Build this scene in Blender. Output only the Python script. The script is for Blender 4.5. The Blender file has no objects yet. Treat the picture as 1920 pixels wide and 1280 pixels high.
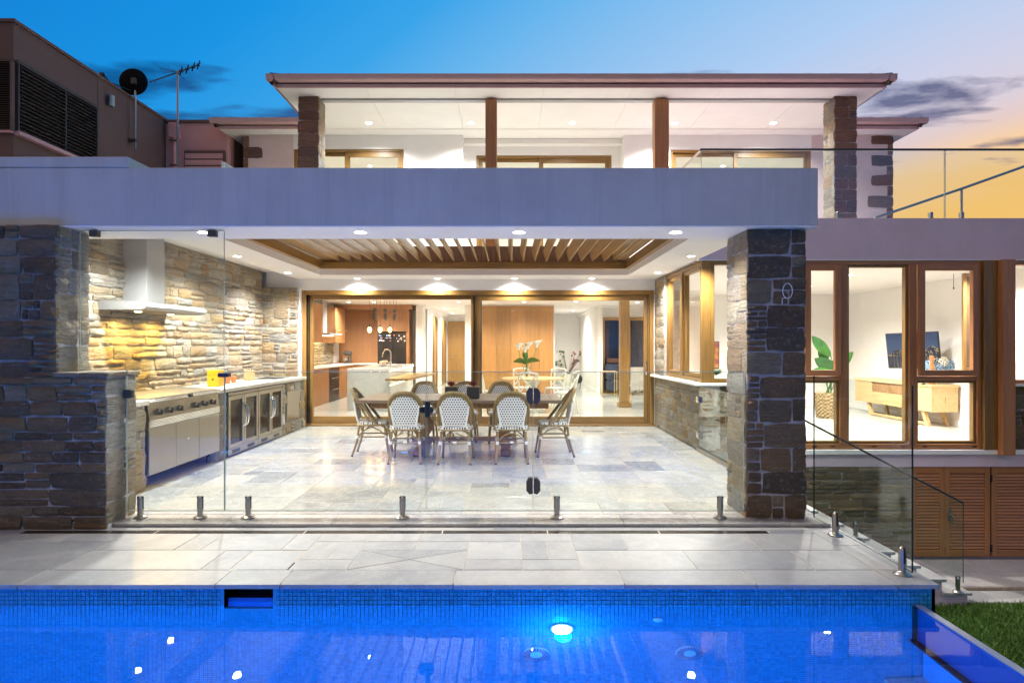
import bpy, bmesh, math, random
from mathutils import Vector, Matrix
R = math.radians
scene = bpy.context.scene
col = scene.collection

# ------------------------------------------------------------------ camera
FPX, CX, CY, EYE = 1150.0, 957.0, 648.0, 1.47
cam_data = bpy.data.cameras.new('camera')
cam = bpy.data.objects.new('camera', cam_data); col.objects.link(cam)
cam.location = (0, 0, EYE); cam.rotation_euler = (R(90), 0, 0)
cam_data.sensor_width = 36.0
cam_data.lens = 36.0 * FPX / 1920.0
cam_data.shift_x = (960 - CX) / 1920.0
cam_data.shift_y = (CY - 640) / 1920.0
cam_data.clip_start = 0.05; cam_data.clip_end = 3000
scene.camera = cam

CLOUD_SEED, CLOUD_SHIFT = 8.5, (.25, .90)
# ------------------------------------------------------------------ world: dusk sky
world = bpy.data.worlds.new('World'); scene.world = world; world.use_nodes = True
wn, wl = world.node_tree.nodes, world.node_tree.links
wn.clear()
def wnode(t, **k):
    n = wn.new(t)
    for a, b in k.items(): setattr(n, a, b)
    return n
def wmath(op, a, b=None, clamp=False):
    n = wnode('ShaderNodeMath', operation=op, use_clamp=clamp)
    for i, v in enumerate((a, b)):
        if v is None: continue
        if isinstance(v, (int, float)): n.inputs[i].default_value = v
        else: wl.new(v, n.inputs[i])
    return n.outputs[0]
def lin(c):
    return tuple(((x/255)/12.92 if x/255 <= .04045 else ((x/255+.055)/1.055)**2.4) for x in c) + (1,)
tc = wnode('ShaderNodeTexCoord')
nrm = wnode('ShaderNodeVectorMath', operation='NORMALIZE'); wl.new(tc.outputs['Generated'], nrm.inputs[0])
sep = wnode('ShaderNodeSeparateXYZ'); wl.new(nrm.outputs[0], sep.inputs[0])
dot = wnode('ShaderNodeVectorMath', operation='DOT_PRODUCT'); wl.new(nrm.outputs[0], dot.inputs[0])
dot.inputs[1].default_value = (0.74, 0.67, 0.0)
# u: how far towards the afterglow a direction looks (1 = glow at the horizon, -1 = opposite dusk)
u = wmath('SUBTRACT', dot.outputs['Value'], wmath('MULTIPLY', wmath('SUBTRACT', sep.outputs[2], .15), .9))
u01 = wmath('MULTIPLY', wmath('ADD', u, 1.0), 0.5)
ramp = wnode('ShaderNodeValToRGB'); wl.new(u01, ramp.inputs[0])
stops = [(-1.0, (205,166,150)), (-.74, (166,160,160)), (-.5, (96,140,182)), (-.25, (0,128,214)), (.02, (10,146,226)), (.2, (52,162,232)), (.34, (104,180,236)),
         (.48, (142,192,238)), (.62, (172,202,240)), (.74, (203,206,230)), (.80, (214,204,218)), (.832, (225,201,196)), (.865, (244,204,156)), (.94, (253,196,92))]
els = ramp.color_ramp.elements
while len(els) < len(stops): els.new(0.5)
for e, (p, c) in zip(els, stops):
    e.position = (p + 1) / 2; e.color = lin(c)
# physical twilight sky adds a little of its own gradient
sky = wnode('ShaderNodeTexSky', sky_type='NISHITA', sun_disc=False)
sky.sun_elevation = R(0.5); sky.sun_rotation = R(48); sky.altitude = 0; sky.air_density = 1.0; sky.dust_density = 1.0
skys = wnode('ShaderNodeVectorMath', operation='SCALE'); wl.new(sky.outputs[0], skys.inputs[0]); skys.inputs['Scale'].default_value = 0.02
addc = wnode('ShaderNodeVectorMath', operation='ADD'); wl.new(ramp.outputs[0], addc.inputs[0]); wl.new(skys.outputs[0], addc.inputs[1])
# evening cloud: a flat far layer seen in perspective, in long banks low down and thin wisps above
zc = wmath('MAXIMUM', sep.outputs[2], .02)
qx = wmath('ADD', wmath('DIVIDE', sep.outputs[0], zc), CLOUD_SHIFT[0]); qy = wmath('ADD', wmath('DIVIDE', sep.outputs[1], zc), CLOUD_SHIFT[1])
comb = wnode('ShaderNodeCombineXYZ')
wl.new(wmath('MULTIPLY', qx, .95), comb.inputs[0]); wl.new(wmath('MULTIPLY', qy, 1.75), comb.inputs[1])
comb.inputs[2].default_value = CLOUD_SEED
nz = wnode('ShaderNodeTexNoise'); nz.inputs['Scale'].default_value = 1.15; nz.inputs['Detail'].default_value = 7; nz.inputs['Roughness'].default_value = .52
nz.inputs['Distortion'].default_value = .25
wl.new(comb.outputs[0], nz.inputs['Vector'])
rr_ = wmath('SQRT', wmath('ADD', wmath('MULTIPLY', qx, qx), wmath('MULTIPLY', qy, qy)))
band = wnode('ShaderNodeMapRange'); band.inputs[1].default_value = 2.5; band.inputs[2].default_value = 3.75; band.inputs[3].default_value = .665; band.inputs[4].default_value = .50
wl.new(rr_, band.inputs[0])
far_ = wnode('ShaderNodeMapRange'); far_.inputs[1].default_value = 4.75; far_.inputs[2].default_value = 5.4; far_.inputs[3].default_value = 0; far_.inputs[4].default_value = .16
wl.new(rr_, far_.inputs[0])
cm = wmath('MULTIPLY', wmath('SUBTRACT', nz.outputs[0], wmath('ADD', band.outputs[0], far_.outputs[0])), 11.0, True)
cm = wmath('MULTIPLY', cm, .9)
cl = wnode('ShaderNodeValToRGB'); wl.new(u01, cl.inputs[0])
cl.color_ramp.elements[0].position = .5; cl.color_ramp.elements[0].color = lin((14, 84, 142))
cl.color_ramp.elements[1].position = .93; cl.color_ramp.elements[1].color = lin((96, 98, 134))
mixc = wnode('ShaderNodeMix', data_type='RGBA'); wl.new(cm, mixc.inputs[0]); wl.new(addc.outputs[0], mixc.inputs[6]); wl.new(cl.outputs[0], mixc.inputs[7])
bg = wnode('ShaderNodeBackground'); bg.inputs[1].default_value = 0.90
wl.new(mixc.outputs[2], bg.inputs[0])
wo = wnode('ShaderNodeOutputWorld'); wl.new(bg.outputs[0], wo.inputs[0])

scene.view_settings.view_transform = 'Standard'; scene.view_settings.look = 'None'
scene.view_settings.exposure = 0.16; scene.view_settings.gamma = 1.0; scene.view_settings.use_curve_mapping = False
scene.render.engine = 'CYCLES'
cy = scene.cycles
cy.use_denoising = True; cy.denoiser = 'OPENIMAGEDENOISE'
cy.max_bounces = 12; cy.diffuse_bounces = 5; cy.glossy_bounces = 5; cy.transmission_bounces = 8; cy.transparent_max_bounces = 24
cy.caustics_reflective = False; cy.caustics_refractive = True
cy.sample_clamp_indirect = 4.0; cy.use_light_tree = True; cy.blur_glossy = 0.5

# ------------------------------------------------------------------ helpers
WM = {}                                   # world matrices at build time
ID = Matrix.Identity(4)
def P(px, py, Y): return ((px - CX) * Y / FPX, Y, EYE - (py - CY) * Y / FPX)
def PX(px, Y): return (px - CX) * Y / FPX
def PZ(py, Y): return EYE - (py - CY) * Y / FPX

def link(name, data, parent=None, M=None):
    o = bpy.data.objects.new(name, data); col.objects.link(o)
    if M is not None: o.matrix_basis = M
    if parent is not None:
        o.parent = parent; o.matrix_parent_inverse = WM.get(parent.name, ID).inverted()
    WM[o.name] = (M or ID).copy()
    return o
def tag(o, label=None, cat=None, group=None, kind=None):
    if label: o['label'] = label
    if cat: o['category'] = cat
    if group: o['group'] = group
    if kind: o['kind'] = kind
    return o
def thing(name, label, cat, loc=(0,0,0), group=None):
    o = link(name, None, None, Matrix.Translation(loc)); o.empty_display_size = .1
    return tag(o, label, cat, group)
def copy_tree(o, parent=None):
    c = o.copy(); col.objects.link(c); c.parent = parent
    if parent is not None: c.matrix_parent_inverse = o.matrix_parent_inverse.copy()
    for ch in list(o.children): copy_tree(ch, c)
    return c

class MB:
    def __init__(s): s.v = []; s.f = []; s.m = []; s.sm = []
    def add(s, verts, faces, mi=0, smooth=False):
        b = len(s.v); s.v += [tuple(p) for p in verts]
        for f in faces: s.f.append([b + i for i in f]); s.m.append(mi); s.sm.append(smooth)
        return s
    def box(s, x, y, z, mi=0, bev=0.0):
        x0, x1 = min(x), max(x); y0, y1 = min(y), max(y); z0, z1 = min(z), max(z)
        b = min(bev, (x1-x0)*.3, (y1-y0)*.3, (z1-z0)*.3)
        if b <= 0:
            v = [(x0,y0,z0),(x1,y0,z0),(x1,y1,z0),(x0,y1,z0),(x0,y0,z1),(x1,y0,z1),(x1,y1,z1),(x0,y1,z1)]
            return s.add(v, [(0,3,2,1),(4,5,6,7),(0,1,5,4),(1,2,6,5),(2,3,7,6),(3,0,4,7)], mi)
        v = []; idx = {}
        X = (x0, x1); Y = (y0, y1); Z = (z0, z1); sg = (1, -1)
        for i in (0,1):
            for j in (0,1):
                for k in (0,1):
                    cx, cyy, cz = X[i], Y[j], Z[k]; dx, dy, dz = sg[i]*b, sg[j]*b, sg[k]*b
                    for a, p in enumerate(((cx, cyy+dy, cz+dz), (cx+dx, cyy, cz+dz), (cx+dx, cyy+dy, cz))):
                        idx[i,j,k,a] = len(v); v.append(p)
        F = []
        for i in (0,1): F.append([idx[i,0,0,0], idx[i,1,0,0], idx[i,1,1,0], idx[i,0,1,0]])
        for j in (0,1): F.append([idx[0,j,0,1], idx[1,j,0,1], idx[1,j,1,1], idx[0,j,1,1]])
        for k in (0,1): F.append([idx[0,0,k,2], idx[1,0,k,2], idx[1,1,k,2], idx[0,1,k,2]])
        for i in (0,1):
            for j in (0,1): F.append([idx[i,j,0,0], idx[i,j,1,0], idx[i,j,1,1], idx[i,j,0,1]])
        for i in (0,1):
            for k in (0,1): F.append([idx[i,0,k,0], idx[i,1,k,0], idx[i,1,k,2], idx[i,0,k,2]])
        for j in (0,1):
            for k in (0,1): F.append([idx[0,j,k,1], idx[1,j,k,1], idx[1,j,k,2], idx[0,j,k,2]])
        for i in (0,1):
            for j in (0,1):
                for k in (0,1): F.append([idx[i,j,k,0], idx[i,j,k,1], idx[i,j,k,2]])
        c = Vector(((x0+x1)/2, (y0+y1)/2, (z0+z1)/2)); G = []
        for f in F:
            a = [Vector(v[q]) for q in f]; n = (a[1]-a[0]).cross(a[2]-a[0])
            ctr = sum(a, Vector())/len(a)
            G.append(f if n.dot(ctr - c) > 0 else f[::-1])
        return s.add(v, G, mi)
    def prism(s, pts, axis, a0, a1, mi=0):
        """extrude a 2D polygon along axis (0,1,2); pts in the two other axes in order"""
        o = [i for i in range(3) if i != axis]; n = len(pts); v = []
        for a in (a0, a1):
            for p in pts:
                q = [0,0,0]; q[axis] = a; q[o[0]] = p[0]; q[o[1]] = p[1]; v.append(tuple(q))
        f = [list(range(n))[::-1], list(range(n, 2*n))] + [[i, (i+1) % n, n + (i+1) % n, n + i] for i in range(n)]
        ar = sum(pts[i][0]*pts[(i+1)%n][1] - pts[(i+1)%n][0]*pts[i][1] for i in range(n))
        flip = (ar < 0) != (axis == 1)
        if a1 < a0: flip = not flip
        if flip: f = [q[::-1] for q in f]
        return s.add(v, f, mi)
    def tube(s, path, r, seg=8, mi=0, caps=True, smooth=True):
        path = [Vector(p) for p in path]; n = len(path)
        rr = r if isinstance(r, (list, tuple)) else [r]*n
        v = []; up = None
        for i, p in enumerate(path):
            d = (path[min(i+1, n-1)] - path[max(i-1, 0)]).normalized()
            if up is None:
                up = Vector((0,0,1)) if abs(d.z) < .9 else Vector((1,0,0))
            a = d.cross(up).normalized(); b = a.cross(d).normalized(); up = b
            for k in range(seg):
                t = 2*math.pi*k/seg
                v.append(p + (a*math.cos(t) + b*math.sin(t))*rr[i])
        f = []
        for i in range(n-1):
            for k in range(seg):
                k2 = (k+1) % seg
                f.append([i*seg+k, (i+1)*seg+k, (i+1)*seg+k2, i*seg+k2][::-1])
        s.add(v, f, mi, smooth)
        if caps:
            b = len(s.v) - len(v)
            s.f.append([b+k for k in range(seg)][::-1]); s.m.append(mi); s.sm.append(False)
            s.f.append([b+(n-1)*seg+k for k in range(seg)]); s.m.append(mi); s.sm.append(False)
        return s
    def lathe(s, prof, c=(0,0,0), seg=16, mi=0, axis=2, smooth=True):
        v = []; n = len(prof)
        for (r, h) in prof:
            for k in range(seg):
                t = 2*math.pi*k/seg; a, b = r*math.cos(t), r*math.sin(t)
                q = (a, b, h) if axis == 2 else ((a, -h, b) if axis == 1 else (h, a, b))
                v.append((c[0]+q[0], c[1]+q[1], c[2]+q[2]))
        f = []
        for i in range(n-1):
            for k in range(seg):
                k2 = (k+1) % seg
                f.append([i*seg+k, i*seg+k2, (i+1)*seg+k2, (i+1)*seg+k])
        f.append([k for k in range(seg)][::-1]); f.append([(n-1)*seg+k for k in range(seg)])
        return s.add(v, f, mi, smooth)
    def mesh(s, name, mats):
        me = bpy.data.meshes.new(name); me.from_pydata(s.v, [], s.f)
        for m in (mats if isinstance(mats, (list, tuple)) else [mats]): me.materials.append(m)
        me.polygons.foreach_set('material_index', s.m)
        me.polygons.foreach_set('use_smooth', s.sm)
        me.update()
        if any(s.sm): me.set_sharp_from_angle(angle=R(40))
        return me
    def build(s, name, mats, parent=None, M=None):
        return link(name, s.mesh(name, mats), parent, M)

def bx(name, x, y, z, mat, parent=None, bev=0.0):
    return MB().box(x, y, z, 0, bev).build(name, mat, parent)
def lamp(name, loc, power, color, parent, kind='SPOT', radius=.04, size=150, blend=.7, target=None):
    d = bpy.data.lights.new(name, kind); d.energy = power; d.color = color; d.shadow_soft_size = radius
    if kind == 'SPOT': d.spot_size = R(size); d.spot_blend = blend
    M = Matrix.Translation(loc)
    if target is not None:
        q = (Vector(target) - Vector(loc)).to_track_quat('-Z', 'Y'); M = M @ q.to_matrix().to_4x4()
    return link(name, d, parent, M)

# ------------------------------------------------------------------ materials
def newmat(name):
    m = bpy.data.materials.new(name); m.use_nodes = True
    nt = m.node_tree; b = nt.nodes['Principled BSDF']
    return m, nt, b
def N(nt, t, **k):
    n = nt.nodes.new(t)
    for a, v in k.items(): setattr(n, a, v)
    return n
def L(nt, a, b): nt.links.new(a, b)
def noise(nt, scale, detail=4, rough=.55, vec=None, dist=0):
    n = N(nt, 'ShaderNodeTexNoise'); n.inputs['Scale'].default_value = scale; n.inputs['Detail'].default_value = detail
    n.inputs['Roughness'].default_value = rough; n.inputs['Distortion'].default_value = dist
    if vec is not None: L(nt, vec, n.inputs['Vector'])
    return n.outputs[0]
def rampn(nt, fac, stops):
    r = N(nt, 'ShaderNodeValToRGB'); L(nt, fac, r.inputs[0]); e = r.color_ramp.elements
    while len(e) < len(stops): e.new(.5)
    for q, (p, c) in zip(e, stops): q.position = p; q.color = tuple(c) + (1,) if len(c) == 3 else c
    return r.outputs[0]
def mix(nt, fac, a, b, mode='MIX'):
    n = N(nt, 'ShaderNodeMix', data_type='RGBA', blend_type=mode)
    for i, v in ((0, fac), (6, a), (7, b)):
        if isinstance(v, (int, float)): n.inputs[i].default_value = v
        elif isinstance(v, (tuple, list)): n.inputs[i].default_value = tuple(v) + (1,)
        else: L(nt, v, n.inputs[i])
    return n.outputs[2]
def mth(nt, op, a, b=None, clamp=False):
    n = N(nt, 'ShaderNodeMath', operation=op, use_clamp=clamp)
    for i, v in enumerate((a, b)):
        if v is None: continue
        if isinstance(v, (int, float)): n.inputs[i].default_value = v
        else: L(nt, v, n.inputs[i])
    return n.outputs[0]
def bump(nt, b, h, strength=.3, dist=.01):
    n = N(nt, 'ShaderNodeBump'); n.inputs['Strength'].default_value = strength; n.inputs['Distance'].default_value = dist
    L(nt, h, n.inputs['Height']); L(nt, n.outputs[0], b.inputs['Normal'])
def objco(nt, scale=(1,1,1), seed=True):
    tcn = N(nt, 'ShaderNodeTexCoord'); mp = N(nt, 'ShaderNodeMapping'); mp.inputs['Scale'].default_value = scale
    L(nt, tcn.outputs['Object'], mp.inputs[0])
    if seed:
        oi = N(nt, 'ShaderNodeObjectInfo'); sc = N(nt, 'ShaderNodeVectorMath', operation='SCALE')
        sc.inputs[0].default_value = (31.7, 17.3, 23.9); L(nt, oi.outputs['Random'], sc.inputs['Scale'])
        L(nt, sc.outputs[0], mp.inputs['Location'])
    return mp.outputs[0]
def geoco(nt, scale=(1,1,1)):
    g = N(nt, 'ShaderNodeNewGeometry'); mp = N(nt, 'ShaderNodeMapping'); mp.inputs['Scale'].default_value = scale
    L(nt, g.outputs['Position'], mp.inputs[0]); return mp.outputs[0]
def rnd(nt):
    return N(nt, 'ShaderNodeObjectInfo').outputs['Random']

def plain(name, c, rough=.5, metal=0, spec=.5, nz=0.06, scale=6, bmp=0.0, bscale=60):
    m, nt, b = newmat(name)
    v = geoco(nt)
    n = noise(nt, scale, 5, .6, v)
    lo = tuple(x*(1-nz*2) for x in c); hi = tuple(min(1, x*(1+nz*2)) for x in c)
    L(nt, rampn(nt, n, [(.3, lo), (.7, hi)]), b.inputs['Base Color'])
    b.inputs['Roughness'].default_value = rough; b.inputs['Metallic'].default_value = metal
    b.inputs['Specular IOR Level'].default_value = spec
    if bmp: bump(nt, b, noise(nt, bscale, 4, .6, v), bmp, .004)
    return m

def timber(name, c, axis=2, rough=.4, contrast=.35, obj=False):
    m, nt, b = newmat(name)
    sc = [14, 14, 14]; sc[axis] = .9
    v = objco(nt, sc) if obj else geoco(nt, sc)
    n1 = noise(nt, 1.6, 6, .65, v, .6); 
    sc2 = [90, 90, 90]; sc2[axis] = 3
    n2 = noise(nt, 1.0, 3, .6, objco(nt, sc2) if obj else geoco(nt, sc2))
    dk = tuple(x*(1-contrast*1.3) for x in c); lt = tuple(min(1, x*(1+contrast)) for x in c)
    base = rampn(nt, n1, [(.28, dk), (.5, c), (.72, lt)])
    base = mix(nt, mth(nt, 'MULTIPLY', n2, .35), base, dk)
    hs = N(nt, 'ShaderNodeHueSaturation'); L(nt, base, hs.inputs['Color'])
    L(nt, mth(nt, 'ADD', mth(nt, 'MULTIPLY', rnd(nt), .25), .87), hs.inputs['Value'])
    L(nt, hs.outputs[0], b.inputs['Base Color'])
    b.inputs['Roughness'].default_value = rough
    bump(nt, b, n2, .12, .002)
    return m

def stone(name, stops, dust=.25, grain=1.0):
    m, nt, b = newmat(name)
    tcn = N(nt, 'ShaderNodeNewGeometry').outputs['Position']
    oi = N(nt, 'ShaderNodeObjectInfo').outputs['Random']
    off = N(nt, 'ShaderNodeVectorMath', operation='SCALE'); off.inputs[0].default_value = (13.7, 9.1, 27.3); L(nt, oi, off.inputs['Scale'])
    ad = N(nt, 'ShaderNodeVectorMath', operation='ADD'); L(nt, tcn, ad.inputs[0]); L(nt, off.outputs[0], ad.inputs[1])
    v = ad.outputs[0]
    mp = N(nt, 'ShaderNodeMapping'); mp.inputs['Scale'].default_value = (1, 1, 3.2); L(nt, v, mp.inputs[0])
    base = rampn(nt, oi, stops)
    n1 = noise(nt, 9, 8, .7, mp.outputs[0], .8)
    n2 = noise(nt, 45, 6, .7, v)
    mp2 = N(nt, 'ShaderNodeMapping'); mp2.inputs['Scale'].default_value = (5, 5, 24); L(nt, v, mp2.inputs[0])
    n3 = noise(nt, 1.3, 8, .72, mp2.outputs[0], 1.1)
    base = mix(nt, mth(nt, 'MULTIPLY', mth(nt, 'SUBTRACT', n1, .42, True), 2.6, True), base, mix(nt, .62, base, (.05,.035,.025)))
    crev_shade = mth(nt, 'MULTIPLY', mth(nt, 'SUBTRACT', .43, n3, True), 7.0, True)  # shade put into the colour where the bump noise is low
    base = mix(nt, mth(nt, 'MULTIPLY', crev_shade, .85), base, mix(nt, .72, base, (.03,.022,.016)))
    pale = mth(nt, 'MULTIPLY', mth(nt, 'SUBTRACT', n3, .56, True), 5.0, True)  # highlights put into the colour where the same noise is high
    base = mix(nt, mth(nt, 'MULTIPLY', pale, .7), base, mix(nt, .5, base, (.72,.64,.50)))
    rust = mth(nt, 'MULTIPLY', mth(nt, 'SUBTRACT', noise(nt, 3.5, 4, .6, v), .52, True), 3.0, True)
    base = mix(nt, rust, base, mix(nt, .55, base, (.36,.19,.06)))
    dst = mth(nt, 'MULTIPLY', mth(nt, 'SUBTRACT', noise(nt, 26, 8, .8, v), .56, True), 8.0, True)
    base = mix(nt, mth(nt, 'MULTIPLY', dst, dust), base, (.52,.50,.48))
    L(nt, base, b.inputs['Base Color'])
    b.inputs['Roughness'].default_value = .72
    h = mth(nt, 'ADD', mth(nt, 'MULTIPLY', n3, 1.1), mth(nt, 'MULTIPLY', n2, .45))
    bump(nt, b, h, 1.0*grain, .055)
    return m

def glass(name, tint=(.93,.97,.95), gl=(1,1,1), boost=1.0):
    m, nt, b = newmat(name); nt.nodes.remove(b)
    tr = N(nt, 'ShaderNodeBsdfTransparent'); tr.inputs[0].default_value = tint + (1,)
    g = N(nt, 'ShaderNodeBsdfGlossy'); g.inputs[0].default_value = gl + (1,); g.inputs['Roughness'].default_value = 0.0
    fr = N(nt, 'ShaderNodeLayerWeight'); fr.inputs[0].default_value = .5
    mx = N(nt, 'ShaderNodeMixShader')
    sch = mth(nt, 'ADD', mth(nt, 'MULTIPLY', mth(nt, 'POWER', fr.outputs['Facing'], 5.0), .96), .04)
    L(nt, mth(nt, 'MULTIPLY', sch, boost, True), mx.inputs[0]); L(nt, tr.outputs[0], mx.inputs[1]); L(nt, g.outputs[0], mx.inputs[2])
    L(nt, mx.outputs[0], nt.nodes['Material Output'].inputs[0])
    return m
def emit(name, c, s):
    m, nt, b = newmat(name)
    b.inputs['Base Color'].default_value = (.8,.8,.8,1); b.inputs['Emission Color'].default_value = tuple(c) + (1,); b.inputs['Emission Strength'].default_value = s
    return m

def tile_mat(name, stops, rough, vein=.5, wm=1.0):
    m, nt, b = newmat(name)
    v = objco(nt, (1,1,1)); oi = rnd(nt)
    base = rampn(nt, oi, stops)
    n1 = noise(nt, 2.2, 7, .65, v, 1.4)
    base = mix(nt, .42, base, rampn(nt, n1, [(.3, (.17,.185,.20)), (.5, (.30,.305,.31)), (.68, (.46,.44,.405))]))
    warm = mth(nt, 'MULTIPLY', mth(nt, 'SUBTRACT', noise(nt, 1.1, 3, .5, v), .5, True), 2.2, True)
    base = mix(nt, mth(nt, 'MULTIPLY', warm, wm), base, (.50,.45,.36))
    n2 = noise(nt, 3.4, 8, .62, v, 2.5)
    vn = mth(nt, 'SUBTRACT', 1.0, mth(nt, 'MULTIPLY', mth(nt, 'ABSOLUTE', mth(nt, 'SUBTRACT', n2, .5)), 34, True), True)
    base = mix(nt, mth(nt, 'MULTIPLY', vn, vein), base, (.74,.73,.71))
    L(nt, base, b.inputs['Base Color'])
    r = mth(nt, 'ADD', mth(nt, 'MULTIPLY', noise(nt, 6, 4, .6, v), .22), rough - .11)
    L(nt, r, b.inputs['Roughness'])
    bump(nt, b, noise(nt, 25, 5, .6, v), .06, .004)
    return m

M = {}
def stucco(name, c, streak=.15):
    m, nt, b = newmat(name)
    v = geoco(nt); n = noise(nt, 1.1, 7, .68, v); s = noise(nt, 1.0, 6, .7, geoco(nt, (6, 6, .3)))
    base = rampn(nt, n, [(.28, tuple(x*.87 for x in c)), (.72, tuple(min(1, x*1.09) for x in c))])
    base = mix(nt, mth(nt, 'MULTIPLY', mth(nt, 'SUBTRACT', s, .47, True), streak*5, True), base, tuple(x*.76 for x in c))
    L(nt, base, b.inputs['Base Color']); b.inputs['Roughness'].default_value = .85
    bump(nt, b, mth(nt, 'ADD', noise(nt, 140, 4, .7, v), mth(nt, 'MULTIPLY', noise(nt, 5, 3, .5, v), 3.0)), .35, .004)
    return m
M['render'] = stucco('grey_render', (.56,.56,.50), .6)
M['render_purple'] = stucco('mauve_render', (.68,.55,.62), .10)
M['white'] = plain('white_plaster', (.88,.87,.85), .8, nz=.012, scale=2, bmp=.05)
M['white_int'] = plain('white_interior_paint', (.82,.80,.77), .7, nz=.01, scale=2)
M['soffit'] = plain('soffit_paint', (.84,.83,.81), .75, nz=.015, scale=2)
M['pink'] = plain('dusty_pink_metal', (.60,.40,.385), .5, nz=.03, scale=3)
M['pinkwall'] = plain('pale_pink_render', (.76,.62,.60), .85, nz=.03, scale=3, bmp=.2)
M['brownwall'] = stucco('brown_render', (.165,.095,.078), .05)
M['brownpink'] = stucco('rose_brown_render', (.70,.38,.36), .05)  # same render with pink dusk light put into its colour, for front faces
GOLD = (.26,.14,.034)
for i, a in enumerate('xyz'): M['gold_'+a] = timber('golden_timber_'+a, GOLD, i, .38, .28)
DUSK_RED = (.42,.18,.065)  # same timber as the gold, reddened to carry the dusk light
for i, a in enumerate('xyz'): M['red_'+a] = timber('red_timber_'+a, DUSK_RED, i, .42, .22)
M['louv'] = timber('louvre_timber', (.32,.18,.062), 1, .42, .25)
M['panel'] = timber('honey_panel_timber', (.30,.15,.045), 2, .4, .22, True)
M['door'] = timber('oak_door', (.38,.215,.065), 2, .4, .2)
M['oak'] = timber('pale_oak', (.58,.40,.19), 1, .45, .2)
M['table'] = timber('weathered_table_timber', (.21,.145,.10), 0, .45, .4, True)
M['pedestal'] = timber('dark_pedestal_timber', (.32,.17,.07), 2, .6, .35)
M['cane'] = timber('bamboo_cane', (.27,.185,.075), 2, .4, .3, True)
M['shutter'] = timber('shutter_timber', (.42,.17,.05), 0, .45, .2)
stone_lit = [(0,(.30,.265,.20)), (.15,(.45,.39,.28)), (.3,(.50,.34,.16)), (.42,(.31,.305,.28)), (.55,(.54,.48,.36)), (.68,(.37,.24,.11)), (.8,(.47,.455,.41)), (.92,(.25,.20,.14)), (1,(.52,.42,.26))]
stone_shaded = [(0,(.20,.13,.065)), (.14,(.29,.175,.075)), (.28,(.12,.09,.055)), (.42,(.35,.20,.075)), (.56,(.22,.165,.10)), (.70,(.13,.075,.035)), (.84,(.28,.215,.125)), (1,(.42,.34,.22))]
stone_dusk_red = [(0,(.27,.125,.08)), (.3,(.20,.09,.06)), (.55,(.32,.17,.11)), (.75,(.22,.15,.12)), (1,(.17,.085,.065))]
M['stone'] = stone('warm_fieldstone', stone_lit, .45)  # lit copy of the wall stone, brightness put into its colours
M['stone_dark'] = stone('dark_slate_stone', stone_shaded, .75)  # the same stone darkened for faces in dusk shade
M['stone_red'] = stone('red_brown_stone', stone_dusk_red, .35, .7)  # the same stone again, dusk tint put in as red
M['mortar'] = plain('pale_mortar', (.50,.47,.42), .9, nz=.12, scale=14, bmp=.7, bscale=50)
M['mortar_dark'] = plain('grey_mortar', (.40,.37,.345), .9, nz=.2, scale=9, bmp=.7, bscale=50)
M['tile'] = tile_mat('terrace_marble', [(0,(.20,.21,.22)), (.15,(.40,.395,.38)), (.4,(.28,.29,.30)), (.62,(.46,.43,.38)), (.78,(.35,.345,.33)), (.9,(.11,.12,.13)), (1,(.30,.295,.285))], .15, .28)
M['decktile'] = tile_mat('deck_marble', [(0,(.24,.245,.26)), (.25,(.40,.395,.39)), (.5,(.30,.305,.32)), (.75,(.44,.43,.41)), (1,(.21,.22,.24))], .38, .12, .35)
M['grout'] = plain('sandy_grout', (.40,.32,.22), .9, nz=.08, scale=20)
def brushed(name, c, rough):
    m, nt, b = newmat(name); v = geoco(nt, (60, 60, 1.5)); n = noise(nt, 3, 4, .6, v)
    L(nt, rampn(nt, n, [(.3, tuple(x*.88 for x in c)), (.7, tuple(x*1.08 for x in c))]), b.inputs['Base Color']); b.inputs['Metallic'].default_value = 1.0
    L(nt, mth(nt, 'ADD', mth(nt, 'MULTIPLY', n, .16), rough-.08), b.inputs['Roughness'])
    bump(nt, b, noise(nt, 2.4, 2, .5, geoco(nt, (1,1,.5))), .22, .03); return m
M['steel'] = brushed('brushed_steel', (.40,.375,.325), .33)
M['steel_dark'] = plain('dark_brushed_steel', (.33,.31,.29), .3, 1.0, nz=.05, scale=40)
M['chrome'] = plain('polished_chrome', (.75,.74,.72), .08, 1.0, nz=.01)
M['hoodsteel'] = plain('satin_hood_steel', (.35,.355,.36), .42, .25, nz=.02, scale=30)
M['black'] = plain('black_plastic', (.012,.012,.013), .35, nz=.1)
M['charcoal'] = plain('charcoal_ceramic', (.035,.034,.036), .6, nz=.15, scale=30, bmp=.2)
M['darkhw'] = plain('dark_bronze_hardware', (.075,.065,.055), .5, .3, nz=.1)
M['glass'] = glass('clear_glass', (.955,.975,.965))
M['fence_glass'] = glass('fence_glass', (.945,.975,.962))
M['gedge'] = plain('green_glass_edge', (.34,.44,.40), .1, nz=.05)  # edge green lightened to hold the ceiling light
M['gedge_dark'] = plain('dark_glass_edge', (.02,.04,.035), .1, nz=.05)
M['lens'] = emit('downlight_lens', (1,.97,.92), 9)
M['rim'] = plain('white_light_rim', (.85,.85,.84), .4, nz=.01)

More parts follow.
